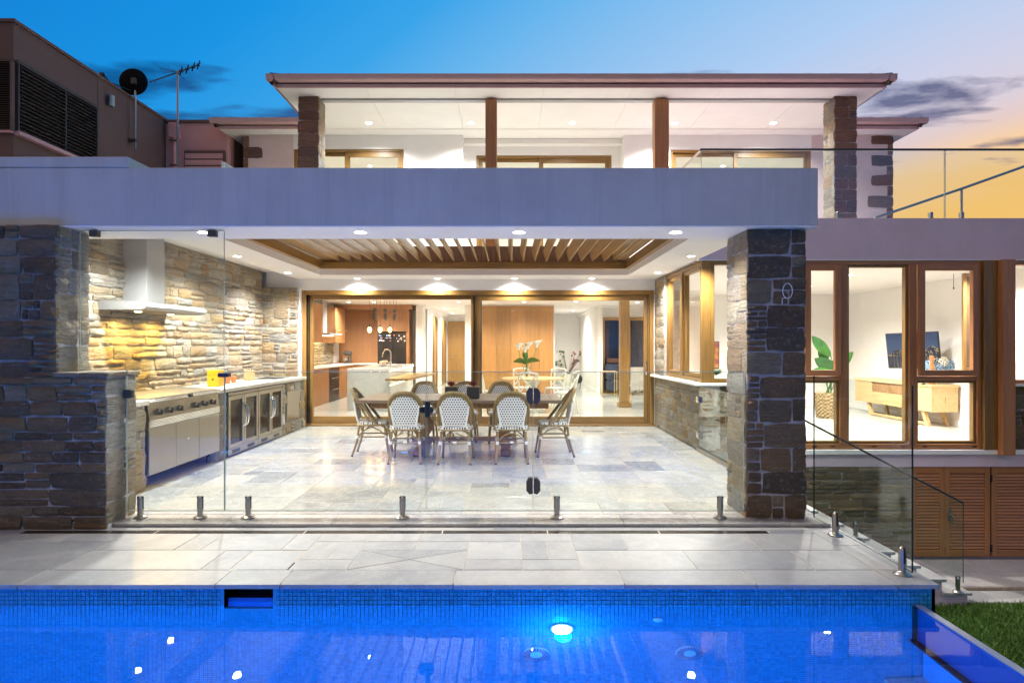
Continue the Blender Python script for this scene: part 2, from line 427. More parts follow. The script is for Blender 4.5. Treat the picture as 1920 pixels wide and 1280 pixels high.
# ================================================================== THE SETTING
rng = random.Random(7)
BEAM_Z, CEIL_Z, BACK_Y, FRONT_Y = 2.463, 2.69, 11.34, 5.09
GZ = -1.52                                    # lower garden level
gd, nt, b = newmat('dry_ground')
L(nt, rampn(nt, noise(nt, .4, 6, .6, geoco(nt)), [(.3,(.06,.075,.035)), (.7,(.10,.10,.055))]), b.inputs['Base Color']); b.inputs['Roughness'].default_value = .95
gm = MB(); gm.add([(-900,-900,-1.62),(900,-900,-1.62),(900,900,-1.62),(-900,900,-1.62)], [(0,1,2,3)])
tag(gm.build('ground', gd), 'dark ground around the house reaching to the horizon', 'ground', kind='structure')

# ---- packing of stone pavers on a small module
def pack(W, D, sizes, r, blocked=()):
    occ = [[False]*D for _ in range(W)]
    for (i, j) in blocked: occ[i][j] = True
    out = []
    for j in range(D):
        for i in range(W):
            if occ[i][j]: continue
            opts = sizes[:]; r.shuffle(opts); opts.append((1,1))
            for (w, d) in opts:
                if i+w <= W and j+d <= D and all(not occ[a][c] for a in range(i, i+w) for c in range(j, j+d)): break
            for a in range(i, i+w):
                for c in range(j, j+d): occ[a][c] = True
            out.append((i, j, w, d))
    return out
tile_cache = {}
def paver(parent, x0, x1, y0, y1, top, mat, gap=.0032, th=.022, jit=.0009, name='paver'):
    w, d = round(x1-x0-2*gap, 3), round(y1-y0-2*gap, 3)
    key = (w, d, mat.name, th)
    if key not in tile_cache:
        m = MB(); m.box((-w/2, w/2), (-d/2, d/2), (-th, 0), 0, .0022); tile_cache[key] = m.mesh(name, mat)
    T = Matrix.Translation(((x0+x1)/2, (y0+y1)/2, top + rng.uniform(-jit, jit))) @ Matrix.Rotation(rng.uniform(-.0012,.0012), 4, 'X') @ Matrix.Rotation(rng.uniform(-.0012,.0012), 4, 'Y')
    return link(name, tile_cache[key], parent, T)
def pave(parent, x0, x1, y0, y1, top, mat, mod, sizes, seed, skip=None):
    W, D = max(1, round((x1-x0)/mod)), max(1, round((y1-y0)/mod)); ux, uy = (x1-x0)/W, (y1-y0)/D
    bl = [(i, j) for i in range(W) for j in range(D) if skip and skip(x0+(i+.5)*ux, y0+(j+.5)*uy)]
    for (i, j, w, d) in pack(W, D, sizes, random.Random(seed), bl):
        paver(parent, x0+i*ux, x0+(i+w)*ux, y0+j*uy, y0+(j+d)*uy, top, mat)
SZ = [(3,2),(2,3),(3,2),(2,2),(4,2),(2,1),(3,3),(4,3)]

tf = bx('terrace_floor', (-4.7, 2.66), (FRONT_Y, 11.40), (-.34, -.0035), M['grout'])
tag(tf, 'grey marble terrace floor under the dining table', 'floor', kind='structure')
r3 = random.Random(5); xx = -3.28
while xx < 2.64:                                           # border row along the step
    w = r3.choice((.62,.75,.9,1.05)); x2 = min(xx+w, 2.655)
    if 2.655-x2 < .25: x2 = 2.655
    paver(tf, xx, x2, FRONT_Y-.02, 5.36, 0, M['tile']); xx = x2
pave(tf, -3.69, 2.655, 5.36, 11.28, 0, M['tile'], .205, SZ, 11, lambda x, y: (y < 5.5 and x < -3.3))
# ---- pool deck, one step down
DZ = -.03
m = MB(); m.box((-7.2, 2.69), (4.26, 5.085), (-.34, DZ-.0035)); m.box((-7.2, PX(420,3.885)-.03), (3.885, 4.26), (-.34, DZ-.0035)); m.box((PX(512,3.885)+.03, 2.69), (3.885, 4.26), (-.34, DZ-.0035)); M['grout2'] = plain('pale_joint', (.47,.42,.35), .9, nz=.08, scale=20); dk = m.build('pool_deck', M['grout2'])
tag(dk, 'pale marble pool deck in front of the terrace step', 'deck', kind='structure')
xx = -7.0; r3 = random.Random(9)
for xe in (-5.1, -4.05, -3.1, -1.86, -1.45, -.36, .72, 1.55, 2.44):     # coping stones
    paver(dk, xx, xe, 3.85, 4.112, DZ, M['decktile'], th=.028); xx = xe
paver(dk, 2.44, 2.70, 3.85, 4.112, DZ, M['decktile'], th=.028)
yy = 4.112
for ye in (4.62, 5.08): paver(dk, 2.44, 2.70, yy, ye, DZ, M['decktile']); yy = ye
lid = (-7+26*.196667, -7+28*.196667, 4.112, 4.5085)
fans = [(-7+30*.196667, -7+34*.196667, 4.112+2*.19825)]
for (fx0, fx1, fy1) in fans:                               # stones cut on the diagonal above the floor wastes
    cxx, cyy = (fx0+fx1)/2, (4.112+fy1)/2; cs_ = [(fx0,4.112),(fx1,4.112),(fx1,fy1),(fx0,fy1)]
    for k in range(4):
        tri = [cs_[k], cs_[(k+1) % 4], (cxx, cyy)]; gx, gy = sum(p[0] for p in tri)/3, sum(p[1] for p in tri)/3
        tri = [(gx+(p[0]-gx)*.98, gy+(p[1]-gy)*.98) for p in tri]
        m = MB(); m.prism([(p[0]-gx, p[1]-gy) for p in tri], 2, -.022, 0); link('paver', m.mesh('paver', M['decktile']), dk, Matrix.Translation((gx, gy, DZ+rng.uniform(-.0008,.0008))))
pave(dk, -7.0, 2.44, 4.112, 4.905, DZ, M['decktile'], .1985, [(3,2),(4,2),(3,3),(5,2),(2,2),(1,2),(4,3),(2,1),(5,3)], 23, lambda x, y: (lid[0] < x < lid[1] and y < lid[3]) or any(c[0] < x < c[1] and y < c[2] for c in fans))
bx('skimmer_lid', (lid[0]+.004, lid[1]-.012), (lid[2]+.012, lid[3]-.004), (-.06, DZ-.003), M['decktile'], dk, .003)
xx = -7.0
while xx < 2.43:
    x2 = min(xx + r3.choice((.5,.7,.85)), 2.44); paver(dk, xx, x2, 5.0, 5.085, DZ, M['decktile']); xx = x2
for s in ((-7.0, -3.94), (2.085, 2.44)): paver(dk, s[0], s[1], 4.905, 5.0, DZ, M['decktile'])
drn = plain('dark_drain_steel', (.045,.043,.042), .16, .6, nz=.2, scale=4)
xs = [-3.94, -2.86, -1.66, -.55, .3, 1.2, 2.085]
for a, c in zip(xs, xs[1:]):
    m = MB().box((a+.004, c-.004), (4.914, 4.992), (-.06, DZ-.0022), 0, .002)
    m.build('drain_channel', drn, dk)

# ---- lower path, kerb and lawn to the right of the deck
lp = bx('lower_path', (2.70, 12.5), (7.62, 8.60), (-1.61, GZ-.006), M['grout'])
tag(lp, 'shaded paving at the foot of the stairs by the shutter doors', 'path', kind='structure')
M['lowtile'] = tile_mat('lower_path_stone', [(0,(.30,.27,.28)), (1,(.40,.36,.37))], .5, .2)
pave(lp, 2.72, 12.4, 7.63, 8.59, GZ, M['lowtile'], .24, [(4,2),(3,2),(4,4),(5,2)], 31)
ks = bx('kerb', (5.0, 12.5), (7.25, 7.60), (-1.61, GZ-.05), M['grout']); tag(ks, 'low pale kerb paving between the lawn and path', 'kerb', kind='structure')
xx = 5.0
while xx < 12.3: paver(ks, xx, xx+.8, 7.25, 7.60, GZ-.04, M['decktile']); xx += .8
ml, nt, b = newmat('lawn_grass')
g = N(nt, 'ShaderNodeNewGeometry')
c1 = rampn(nt, g.outputs['Random Per Island'], [(0,(.05,.13,.014)), (.6,(.095,.22,.026)), (1,(.17,.27,.045))])
L(nt, mix(nt, mth(nt,'MULTIPLY', noise(nt, 2.2, 4, .6, geoco(nt)), .5), c1, (.03,.05,.01)), b.inputs['Base Color']); b.inputs['Roughness'].default_value = .65
gr = random.Random(3); lv = []; lf = []
lv += [(2.75,-3,GZ-.075),(9,-3,GZ-.075),(9,7.25,GZ-.075),(2.75,7.25,GZ-.075)]; lf.append((0,1,2,3))
for k in range(100000):
    y = gr.uniform(3.6, 7.27); x = gr.uniform(2.8, min(8.9, y*.86 + 2.2))
    h = gr.uniform(.035,.075)*(1.25 if gr.random() < .04 else 1); a = gr.uniform(0, 6.283); w = .0045; dx, dy = math.cos(a)*w, math.sin(a)*w
    lx, ly = gr.gauss(0,.022), gr.gauss(0,.022); b0 = len(lv); z = GZ-.075
    lv += [(x-dx,y-dy,z),(x+dx,y+dy,z),(x+lx*.45+dx*.7,y+ly*.45+dy*.7,z+h*.6),(x+lx*.45-dx*.7,y+ly*.45-dy*.7,z+h*.6),(x+lx,y+ly,z+h)]
    lf += [(b0,b0+1,b0+2,b0+3),(b0+3,b0+2,b0+4)]
me = bpy.data.meshes.new('lawn'); me.from_pydata(lv, [], lf); me.materials.append(ml)
tag(link('lawn', me), 'dark green mown lawn below the right end of the pool', 'lawn', kind='stuff')

# ---- pool
WZ, PY0, PY1, PXL, PXR = -.178, .5, 3.885, -7.0, 2.56
pool = thing('swimming_pool', 'swimming pool of blue mosaic tiles glowing from its own lights', 'pool', (-2, 2, -1.5))
mt, nt, b = newmat('blue_mosaic')
g = N(nt, 'ShaderNodeNewGeometry')
L(nt, rampn(nt, g.outputs['Random Per Island'], [(0,(.02,.23,.42)), (.5,(.025,.28,.50)), (1,(.035,.32,.56))]), b.inputs['Base Color']); b.inputs['Roughness'].default_value = .22
mgw = plain('mosaic_grout', (.03,.295,.535), .8, nz=.05)
M['poolpaint'] = plain('pool_blue_plaster', (.03,.44,.88), .6, nz=.05)
def quad(m, a, b_, c, d): m.add([a,b_,c,d], [(0,1,2,3)])
m = MB()                                             # shell: far wall with skimmer mouth left open, floor, near and left walls
sx0, sx1, sz0, sz1 = PX(420,3.885), PX(512,3.885), -.215, -.058
m.box((PXL, sx0), (PY1, PY1+.2), (-1.5, DZ-.028)); m.box((sx1, 2.69), (PY1, PY1+.2), (-1.5, DZ-.028))
m.box((sx0, sx1), (PY1, PY1+.2), (-1.5, sz0))
m.build('far_wall', mgw, pool)
m = MB(); m.box((PXL, PXR+.4), (PY0, PY1), (-1.6, -1.5)); m.build('pool_floor', M['poolpaint'], pool)
m = MB(); m.box((PXL-.2, PXL), (PY0, PY1), (-1.5, DZ)); m.box((PXL, PXR+.1), (PY0-.2, PY0), (-1.5, DZ)); m.build('near_wall', M['poolpaint'], pool)
m = MB(); tp = .0268; tg = .0024
def mos(m, x0, x1, z0, z1, y):
    nx = int((x1-x0)/tp+.5); nzz = int((z1-z0)/tp+.5)
    for i in range(nx):
        for j in range(nzz):
            a, c = x0+i*tp+tg/2, x0+(i+1)*tp-tg/2; e, f = z1-(j+1)*tp+tg/2, z1-j*tp-tg/2
            if c > x1 or (a < sx1 and c > sx0 and f > sz0): continue
            yo = y - .0012
            m.add([(a,y,e),(c,y,e),(c,y,f),(a,y,f),(a+.001,yo,e+.001),(c-.001,yo,e+.001),(c-.001,yo,f-.001),(a+.001,yo,f-.001)],
                  [(4,5,6,7),(0,1,5,4),(1,2,6,5),(2,3,7,6),(3,0,4,7)])
mos(m, -5.8, 2.685, -1.49, DZ-.029, PY1-.001)
o = m.build('mosaic_tiles', mt, pool); o['kind'] = 'stuff'; o['label'] = 'small square blue mosaic tiles'
# skimmer box
m = MB(); sb = PY1+.3
m.box((sx0-.02, sx0), (PY1+.002, sb), (sz0-.02, sz1)); m.box((sx1, sx1+.02), (PY1+.002, sb), (sz0-.02, sz1)); m.box((sx0, sx1), (sb, sb+.02), (sz0-.02, sz1)); m.box((sx0, sx1), (PY1+.002, sb), (sz0-.02, sz0-.001))
m.build('skimmer_mouth', plain('skimmer_grey', (.03,.05,.10), .4), pool)
MB().box((sx0+.004, sx1-.004), (PY1+.05, PY1+.06), (sz0, sz0+.07)).build('skimmer_flap', plain('skimmer_blue', (.02,.10,.40), .3), pool)
# acrylic end wall, pool reflection painted in as blue; dark joint and inner bench
ma, nt, b = newmat('acrylic_wall'); b.inputs['Base Color'].default_value = (.01,.085,.34,1); b.inputs['Roughness'].default_value = .04; b.inputs['IOR'].default_value = 1.5; b.inputs['Specular IOR Level'].default_value = .9
n_ = noise(nt, 1.2, 2, .5, geoco(nt)); L(nt, rampn(nt, n_, [(.3,(.008,.075,.31)), (.7,(.012,.095,.37))]), b.inputs['Base Color'])
bx('acrylic_wall', (PXR, PXR+.04), (PY0, PY1-.006), (-.70, WZ+.004), ma, pool, .004)
bx('acrylic_edge', (PXR-.002, PXR+.043), (PY0, PY1-.006), (WZ+.0045, WZ+.012), plain('acrylic_edge_grey', (.32,.38,.48), .15), pool)
bx('joint_seal', (PXR-.02, PXR-.001), (PY1-.03, PY1-.007), (-.70, WZ+.002), M['black'], pool)
bx('joint_seal', (PXR-.035, PXR+.03), (PY0, PY1-.008), (-.735, -.702), M['black'], pool)
m = MB(); m.box((PXR-.20, PXR+.05), (PY0, PY1-.01), (-1.5, -1.22)); m.build('bench', plain('bench_tiles', (.30,.50,.62), .5, nz=.1, scale=30), pool)
bx('outer_wall', (PXR+.045, 2.69), (PY0, PY1-.012), (-1.6, -.80), M['poolpaint'], pool)
# pool fittings on the far wall
def pt(px, dz): return PX(px, 3.86), dz
def disc(name, x, z, r, mat, y=PY1-.006, th=.014, parent=pool, seg=24):
    m = MB(); m.lathe([(r, 0), (r*.97, th*.7), (r*.8, th)], (x, y, z), seg, 0, 1); return m.build(name, mat, parent)
lx_, lz_ = .325, -.50
disc('light_rim', lx_, lz_, .075, M['rim'])
disc('light_lens', lx_, lz_, .06, emit('pool_lamp', (.85,.95,1.0), 90), PY1-.021, .006)
lamp('pool_lamp', (lx_, PY1-.10, lz_), 20, (.0,.30,1.0), pool, 'POINT', .05)
for X_ in (-4.6, -1.7, 1.2):                            # unseen lamps added in the near wall to fill the water with blue
    m = MB(); m.lathe([(.10,0),(.097,.010),(.08,.014)], (X_, PY0+.001, -.55), 20, 0, 1); m.v = [(x_, 2*(PY0+.001)-y_, z_) for x_, y_, z_ in m.v]; m.build('light_rim', M['rim'], pool)
    lamp('pool_lamp', (X_, PY0+.10, -.55), 210, (.0,.35,1.0), pool, 'POINT', .06)
wp_ = plain('white_abs', (.45,.6,.8), .4)
disc('return_jet', PX(1247,3.7), -.375, .033, wp_)
for px_ in (1008, 1312):
    x = PX(px_, 3.66); c = disc('suction_cover', x, -.83, .088, wp_)
    m = MB()
    for k in range(26):
        t = 2*math.pi*k/26; ca, sa = math.cos(t), math.sin(t); r0, r1, w = .04, .083, .0035
        m.add([(x+ca*r0-sa*w, PY1-.0215, -.83+sa*r0+ca*w), (x+ca*r1-sa*w*1.6, PY1-.0215, -.83+sa*r1+ca*w*1.6), (x+ca*r1+sa*w*1.6, PY1-.0215, -.83+sa*r1-ca*w*1.6), (x+ca*r0+sa*w, PY1-.0215, -.83+sa*r0-ca*w)], [(0,1,2,3)])
    m.build('slots', plain('slot_dark_blue', (.01,.04,.16), .5), c)
# water
mw, nt, b = newmat('pool_water')
b.inputs['Base Color'].default_value = (.80,.93,1,1); b.inputs['Roughness'].default_value = 0.0; b.inputs['IOR'].default_value = 1.33; b.inputs['Transmission Weight'].default_value = 1.0
bump(nt, b, mth(nt, 'ADD', noise(nt, 2.2, 2, .45, geoco(nt)), mth(nt, 'MULTIPLY', noise(nt, 9, 3, .5, geoco(nt, (1,1.6,1))), .10)), .035, .02)
m = MB(); m.add([(PXL,PY0,WZ),(PXR-.003,PY0,WZ),(PXR-.003,PY1-.006,WZ),(PXL,PY1-.006,WZ)], [(0,1,2,3)])
tag(m.build('water', mw), 'still lit blue water filling the pool', 'water', kind='structure')
bx('pool_surround', (-7.4, PXR+.1), (-3.5, PY0-.2), (-.34, DZ), M['decktile'])
tag(bpy.data.objects['pool_surround'], 'paved ground on the near side of the pool', 'paving', kind='structure')

# ---- outside stairs at the right of the terrace, going down to the path
st = thing('stone_stairs', 'stone stairs descending right behind the glass, from terrace to path', 'stairs', (4, 7.9, GZ))
for i in range(-3, 6):
    X_, Z_ = 3.91+.3*i, -.62-.16*i
    bx('tread', (X_-.335, X_), (7.18, 8.60), (Z_-.035, Z_), M['decktile'], st, .004)
    bx('riser', (X_-.33, X_-.035), (7.215, 8.60), (GZ-.08, Z_-.0355), M['render_purple'], st)
bx('landing', (2.665, 2.70), (5.1, 8.60), (GZ, -.036), M['render_purple'], st)

# ================================================================== STONEWORK
def stone_meshes(prefix, mat, n, seed, rough=.10):
    out = []
    for q in range(n):
        r = random.Random(seed+q); nx, nz_ = 4, 3; m = MB(); v = []
        cj = [(r.uniform(-.03,.03), r.uniform(-.05,.05)) for _ in range(4)]
        for j in range(nz_+1):
            for i in range(nx+1):
                a, c = i/nx, j/nz_
                ju = sum(w*cj[k][0] for k, w in enumerate(((1-a)*(1-c), a*(1-c), (1-a)*c, a*c)))
                jv = sum(w*cj[k][1] for k, w in enumerate(((1-a)*(1-c), a*(1-c), (1-a)*c, a*c)))
                edge = i in (0,nx) or j in (0,nz_); corner = i in (0,nx) and j in (0,nz_)
                U = a-.5+ju + (0 if i in (0,nx) else r.uniform(-.05,.05)) + (r.uniform(-.018,.018) if i in (0,nx) else 0)
                V = c-.5+jv + (0 if j in (0,nz_) else r.uniform(-.06,.06)) + (r.uniform(-.03,.03) if j in (0,nz_) else 0)
                if corner: U *= .965; V *= .93
                d = (.30 if corner else .52 if edge else 1.0) + r.uniform(-rough, rough)*2
                v.append((U, V, d))
        n1 = len(v)
        ring = [i for i in range(nx+1)] + [(nx+1)*j+nx for j in range(1, nz_+1)] + [(nx+1)*nz_+i for i in range(nx-1, -1, -1)] + [(nx+1)*j for j in range(nz_-1, 0, -1)]
        v += [(v[k][0]*1.01, v[k][1]*1.01, -.5) for k in ring]
        f = [(j*(nx+1)+i, j*(nx+1)+i+1, (j+1)*(nx+1)+i+1, (j+1)*(nx+1)+i) for j in range(nz_) for i in range(nx)]
        for k in range(len(ring)):
            k2 = (k+1) % len(ring); f.append((n1+k, n1+k2, ring[k2], ring[k]))
        m.add(v, f, 0, False); out.append(m.mesh(prefix, mat))
    return out
SM = {'lit': stone_meshes('stone', M['stone'], 14, 100), 'dark': stone_meshes('stone', M['stone_dark'], 14, 200), 'red': stone_meshes('stone', M['stone_red'], 10, 300, .05)}

def course_big(W, H, r, ch=(.17,.23), small=.45):
    """squared rubble: courses of one block beside stacks of thin stones"""
    out = []; z = 0
    while z < H-.02:
        h = r.uniform(*ch)
        if H - (z+h) < ch[0]*.6: h = H - z
        x = 0; last_small = False
        while x < W-.01:
            sm = (r.random() < small) and not last_small
            w = r.uniform(.10,.21) if sm else r.uniform(.20,.40)
            if W - (x+w) < .11: w = W - x
            if sm:
                n = r.choice((2,2,3,3,4)); cuts = [0] + sorted(r.uniform(.2,.8) for _ in range(n-1)) + [1]
                cuts = [k/n*.75 + c*.25 for k, c in enumerate(cuts)]; cuts[0] = 0; cuts[-1] = 1
                for a, c in zip(cuts, cuts[1:]):
                    if w > .15 and r.random() < .3:
                        s = r.uniform(.35,.65); out += [(x, z+h*a, w*s, h*(c-a)), (x+w*s, z+h*a, w*(1-s), h*(c-a))]
                    else: out.append((x, z+h*a, w, h*(c-a)))
            else: out.append((x, z, w, h))
            last_small = sm; x += w
        z += h
    return out
def course_rubble(W, H, r, ch=(.06,.15), wd=(.12,.42)):
    out = []; z = 0
    while z < H-.01:
        h = r.uniform(*ch)
        if H - (z+h) < ch[0]*.7: h = H - z
        x = -r.uniform(0,.1)
        while x < W-.01:
            w = r.uniform(*wd)*(h/.11)**.35
            if W - (x+w) < .08: w = W - x
            x0 = max(0, x); w0 = x+w-x0
            if w0 > .03:
                if h > .10 and r.random() < .38: 
                    s = r.uniform(.4,.6); out += [(x0, z, w0, h*s), (x0, z+h*s, w0, h*(1-s))]
                else: out.append((x0, z, w0, h))
            x += w
        z += h
    return out
def lay(parent, O, U, W, H, kind, rects, r, gap=.012, prot=(.016,.042), skip=None):
    O = Vector(O); U = Vector(U).normalized(); V = Vector((0,0,1)); Nn = U.cross(V)
    for (x, z, w, h) in rects:
        if skip and skip(x+w/2, z+h/2): continue
        g = gap*r.uniform(.6,1.3)
        gw, gh = max(.02, w-g), max(.014, h-g); d = r.uniform(*prot)
        c = O + U*(x+w/2) + V*(z+h/2)
        s = r.choice((1,-1)); t = r.choice((1,-1))
        T = Matrix(((U.x*gw*s, V.x*gh*t, Nn.x*d, c.x), (U.y*gw*s, V.y*gh*t, Nn.y*d, c.y), (U.z*gw*s, V.z*gh*t, Nn.z*d, c.z), (0,0,0,1)))
        link('stone', r.choice(SM[kind]), parent, T)

# left boundary wall: shaded-copy front, lit-copy return, low end with cap stone
lw = thing('stone_wall', 'dark stone wall at the left edge stepping down to a low end', 'wall', (-4, 5.2, 0))
m = MB(); m.box((-5.6, -3.715), (5.02, 5.40), (-.034, BEAM_Z-.004)); m.box((-3.715, -3.305), (5.02, 5.40), (-.034, 1.215)); m.build('mortar_core', M['mortar_dark'], lw)
r = random.Random(41)
lay(lw, (-5.6, 5.02, -.03), (1,0,0), 2.30, 1.24, 'dark', course_rubble(2.30, 1.24, r, (.065,.17), (.17,.46)), r, .011, (.016,.048))
lay(lw, (-5.6, 5.02, 1.21), (1,0,0), 1.90, 1.25, 'dark', course_big(1.90, 1.25, r, (.13,.22), .55), r, .012, (.016,.045))
lay(lw, (-3.715, 5.005, 1.24), (0,1,0), .405, 1.215, 'lit', course_big(.405, 1.215, r, (.15,.24), .3), r, .010, (.008,.02))
lay(lw, (-3.305, 5.005, 0), (0,1,0), .405, 1.21, 'lit', course_big(.405, 1.21, r, (.15,.24), .3), r, .010, (.008,.02))
for a, c in ((-3.73,-3.52), (-3.515,-3.275)):
    bx('cap_stone', (a, c), (4.99, 5.43), (1.216, 1.252), M['stone'], lw, .006)

# stone side wall behind the barbecue
sw = thing('stone_wall', 'warm rubble stone wall behind the barbecue and range hood', 'wall', (-4.5, 8, 0))
bx('mortar_core', (-4.75, -4.50), (5.41, 11.10), (0, 2.815), M['mortar'], sw)
r = random.Random(57)
lay(sw, (-4.50, 5.9, .90), (0,1,0), 5.19, 1.91, 'lit', course_rubble(5.19, 1.91, r, (.055,.175), (.15,.44)), r, .013, (.012,.045))
bw = thing('stone_wall', 'stone return wall between the kitchen bench and sliding doors', 'wall', (-4.2, 11.2, 0))
bx('mortar_core', (-4.74, -3.865), (11.115, 11.45), (0, 2.525), M['mortar'], bw)
r = random.Random(63)
lay(bw, (-4.49, 11.115, .90), (1,0,0), .63, 1.62, 'lit', course_big(.63, 1.62, r, (.11,.20), .4), r, .011)

# stone base of the outdoor bench
bb = thing('bench_base', 'stone base carrying the outdoor kitchen bench', 'bench base', (-4.1, 8, 0))
m = MB(); m.box((-4.49, -3.735), (5.41, 6.26), (0, .862)); m.box((-4.49, -3.735), (7.83, 8.05), (0,.862)); m.box((-4.49, -3.735), (9.99, 11.10), (0,.862)); m.box((-4.49,-4.40),(6.26,9.99),(0,.862)); m.build('mortar_core', M['mortar'], bb)
r = random.Random(71)
lay(bb, (-3.735, 5.80, 0), (0,1,0), .46, .86, 'lit', course_big(.46, .86, r, (.15,.24), .3), r)
lay(bb, (-3.735, 7.83, 0), (0,1,0), .22, .86, 'lit', course_rubble(.22, .86, r, (.1,.2), (.2,.3)), r)
lay(bb, (-3.735, 9.99, 0), (0,1,0), 1.11, .86, 'lit', course_big(1.11, .86, r, (.12,.2), .4), r, skip=lambda x, z: .18 < x < .80 and .18 < z < .74)

# right front pillar
rp = thing('stone_pillar', 'square stone pillar carrying the right end of the beam', 'pillar', (2.26, 5.45, 0))
bx('mortar_core', (2.018, 2.502), (5.218, 5.69), (0, BEAM_Z-.004), M['mortar_dark'], rp)
r = random.Random(83)
lay(rp, (2.005, 5.218, 0), (1,0,0), .51, 2.46, 'dark', course_big(.51, 2.46, r, (.19,.225), .55), r, .014, (.010,.022))
lay(rp, (2.018, 5.70, 0), (0,-1,0), .49, 2.46, 'lit', course_big(.49, 2.46, r, (.19,.225), .35), r, .010, (.008,.02))  # left face takes the lit copy of the pillar stone
lay(rp, (2.502, 5.205, 0), (0,1,0), .49, 2.46, 'dark', course_big(.49, 2.46, r, (.19,.225), .35), r, .012, (.008,.02))

# low wall under the corner window, and the stone jamb beside the sliding doors
rw = thing('stone_wall', 'low stone wall under the white ledge beside the sliding doors', 'wall', (2.7, 10, 0))
bx('mortar_core', (2.665, 2.95), (8.63, 11.30), (0, .905), M['mortar'], rw)
r = random.Random(91)
lay(rw, (2.665, 11.29, 0), (0,-1,0), 2.66, .90, 'lit', course_rubble(2.66, .90, r, (.06,.14), (.12,.40)), r, .009, (.010,.026))
rj = thing('stone_jamb', 'narrow stone jamb right of the sliding doors up to the ceiling', 'jamb', (2.8, 11, 0))
bx('mortar_core', (2.665, 2.95), (10.62, 11.30), (.95, CEIL_Z-.003), M['mortar'], rj)
lay(rj, (2.665, 11.29, .95), (0,-1,0), .67, 1.735, 'lit', course_big(.67, 1.735, r, (.12,.2), .4), r, .010, (.010,.022))

# rubble wall under the right wing, behind the stairs
uw = thing('stone_wall', 'dark rubble wall under the windows behind the stair glass', 'wall', (4, 8.7, GZ))
bx('mortar_core', (2.70, 5.66), (8.66, 8.9), (GZ-.08, -.235), M['mortar_dark'], uw)
r = random.Random(97)
lay(uw, (3.9, 8.66, GZ), (1,0,0), 1.76, 1.28, 'dark', course_rubble(1.76, 1.28, r, (.05,.11), (.18,.5)), r, .009, (.015,.04))
ew = thing('stone_wall', 'dark stone panel under the window at the far right edge', 'wall', (7.4, 8.7, 0))
bx('mortar_core', (7.03, 8.6), (8.66, 8.9), (.0, .90), M['mortar_dark'], ew)
lay(ew, (7.03, 8.66, 0), (1,0,0), 1.0, .90, 'dark', course_big(1.0, .90, r, (.17,.22), .3), r, .015, (.016,.045))
bw2 = thing('stone_wall', 'stone pier under the ledge beside the small glass gate', 'wall', (3.2, 8.7, 0))
bx('mortar_core', (2.96, 4.05), (8.66, 8.9), (-.06, .905), M['mortar'], bw2)
lay(bw2, (2.67, 8.66, -.04), (1,0,0), 1.38, .94, 'dark', course_rubble(1.38, .94, r, (.07,.15), (.15,.4)), r, .009)

# upper columns
def column(x0, x1, y0, y1, z0, z1, label, seed, litside):
    c = thing('stone_column', label, 'column', ((x0+x1)/2, (y0+y1)/2, z0), 'stone columns under the roof')
    bx('mortar_core', (x0+.012, x1-.012), (y0+.012, y1-.012), (z0, z1), M['mortar_dark'], c)
    r = random.Random(seed); H = z1-z0
    lay(c, (x0, y0+.012, z0), (1,0,0), x1-x0, H, 'red', course_big(x1-x0, H, r, (.17,.25), .25), r, .006, (.008,.014))
    if litside < 0: lay(c, (x0+.012, y1, z0), (0,-1,0), y1-y0, H, 'lit', course_big(y1-y0, H, r, (.14,.24), .3), r, .010, (.008,.014))
    else: lay(c, (x1-.012, y0, z0), (0,1,0), y1-y0, H, 'lit', course_big(y1-y0, H, r, (.14,.24), .3), r, .010, (.008,.014))
column(-3.92, -3.53, 11.3, 11.72, 3.0, 6.065, 'stone column at the left end of the upper veranda', 111, 1)
column(5.97, 6.39, 11.3, 11.72, 3.28, 6.065, 'stone column at the right end of the upper veranda', 117, -1)

# ================================================================== THE HOUSE
hs = thing('house', 'two-storey house with rendered beams, stone pillars and timber windows', 'house', (0, 12, 0))
def H(name, x, y, z, mat, bev=0.0, parent=None): return bx(name, x, y, z, M[mat] if isinstance(mat, str) else mat, parent or hs, bev)
# front beam / balcony edge
m = MB(); m.box((-9, 2.57), (5.12, 5.71), (BEAM_Z+.012, 2.955), 0, .006); o = m.build('beam', M['render'], hs); o['label'] = 'wide grey rendered front beam'
H('beam_soffit', (-9, 2.565), (5.125, 5.705), (BEAM_Z, BEAM_Z+.0115), 'white')
H('parapet_block', (-9, -3.19), (5.115, 7.4), (2.957, 3.045), 'render', .005)
# terrace ceiling strips around the louvre opening
LX0, LX1, LY0, LY1 = -3.29, 2.04, 6.15, 10.6
H('ceiling', (-3.9, LX0), (5.712, 11.28), (CEIL_Z, 2.80), 'white')
H('ceiling', (LX1, 2.655), (5.712, 11.28), (CEIL_Z, 2.80), 'white')
H('ceiling', (LX0+.0005, LX1-.0005), (5.712, LY0), (CEIL_Z, 2.80), 'white')
H('ceiling', (LX0+.0005, LX1-.0005), (LY1, 11.28), (CEIL_Z, 2.80), 'white')
H('ceiling', (-4.74, -3.902), (5.42, 11.28), (2.82, 2.93), 'white')
H('roof_slab', (-9, LX0-.06), (7.41, 11.28), (2.94, 3.0), 'render'); H('roof_slab', (-9, LX0-.06), (5.712, 7.41), (2.932, 2.953), 'render')
H('roof_slab', (LX1+.08, 2.655), (5.712, 11.28), (2.802, 2.95), 'render_purple')
H('bulkhead', (-4.49, 2.66), (11.282, 11.5), (2.53, 3.0), 'white')
H('wall', (-3.862, -3.835), (11.20, 11.5), (0, 2.528), 'white')
H('wall', (2.642, 2.664), (11.31, 11.5), (0, 2.528), 'white')
H('wall', (-3.835, 2.642), (11.29, 11.49), (2.492, 2.529), 'white')

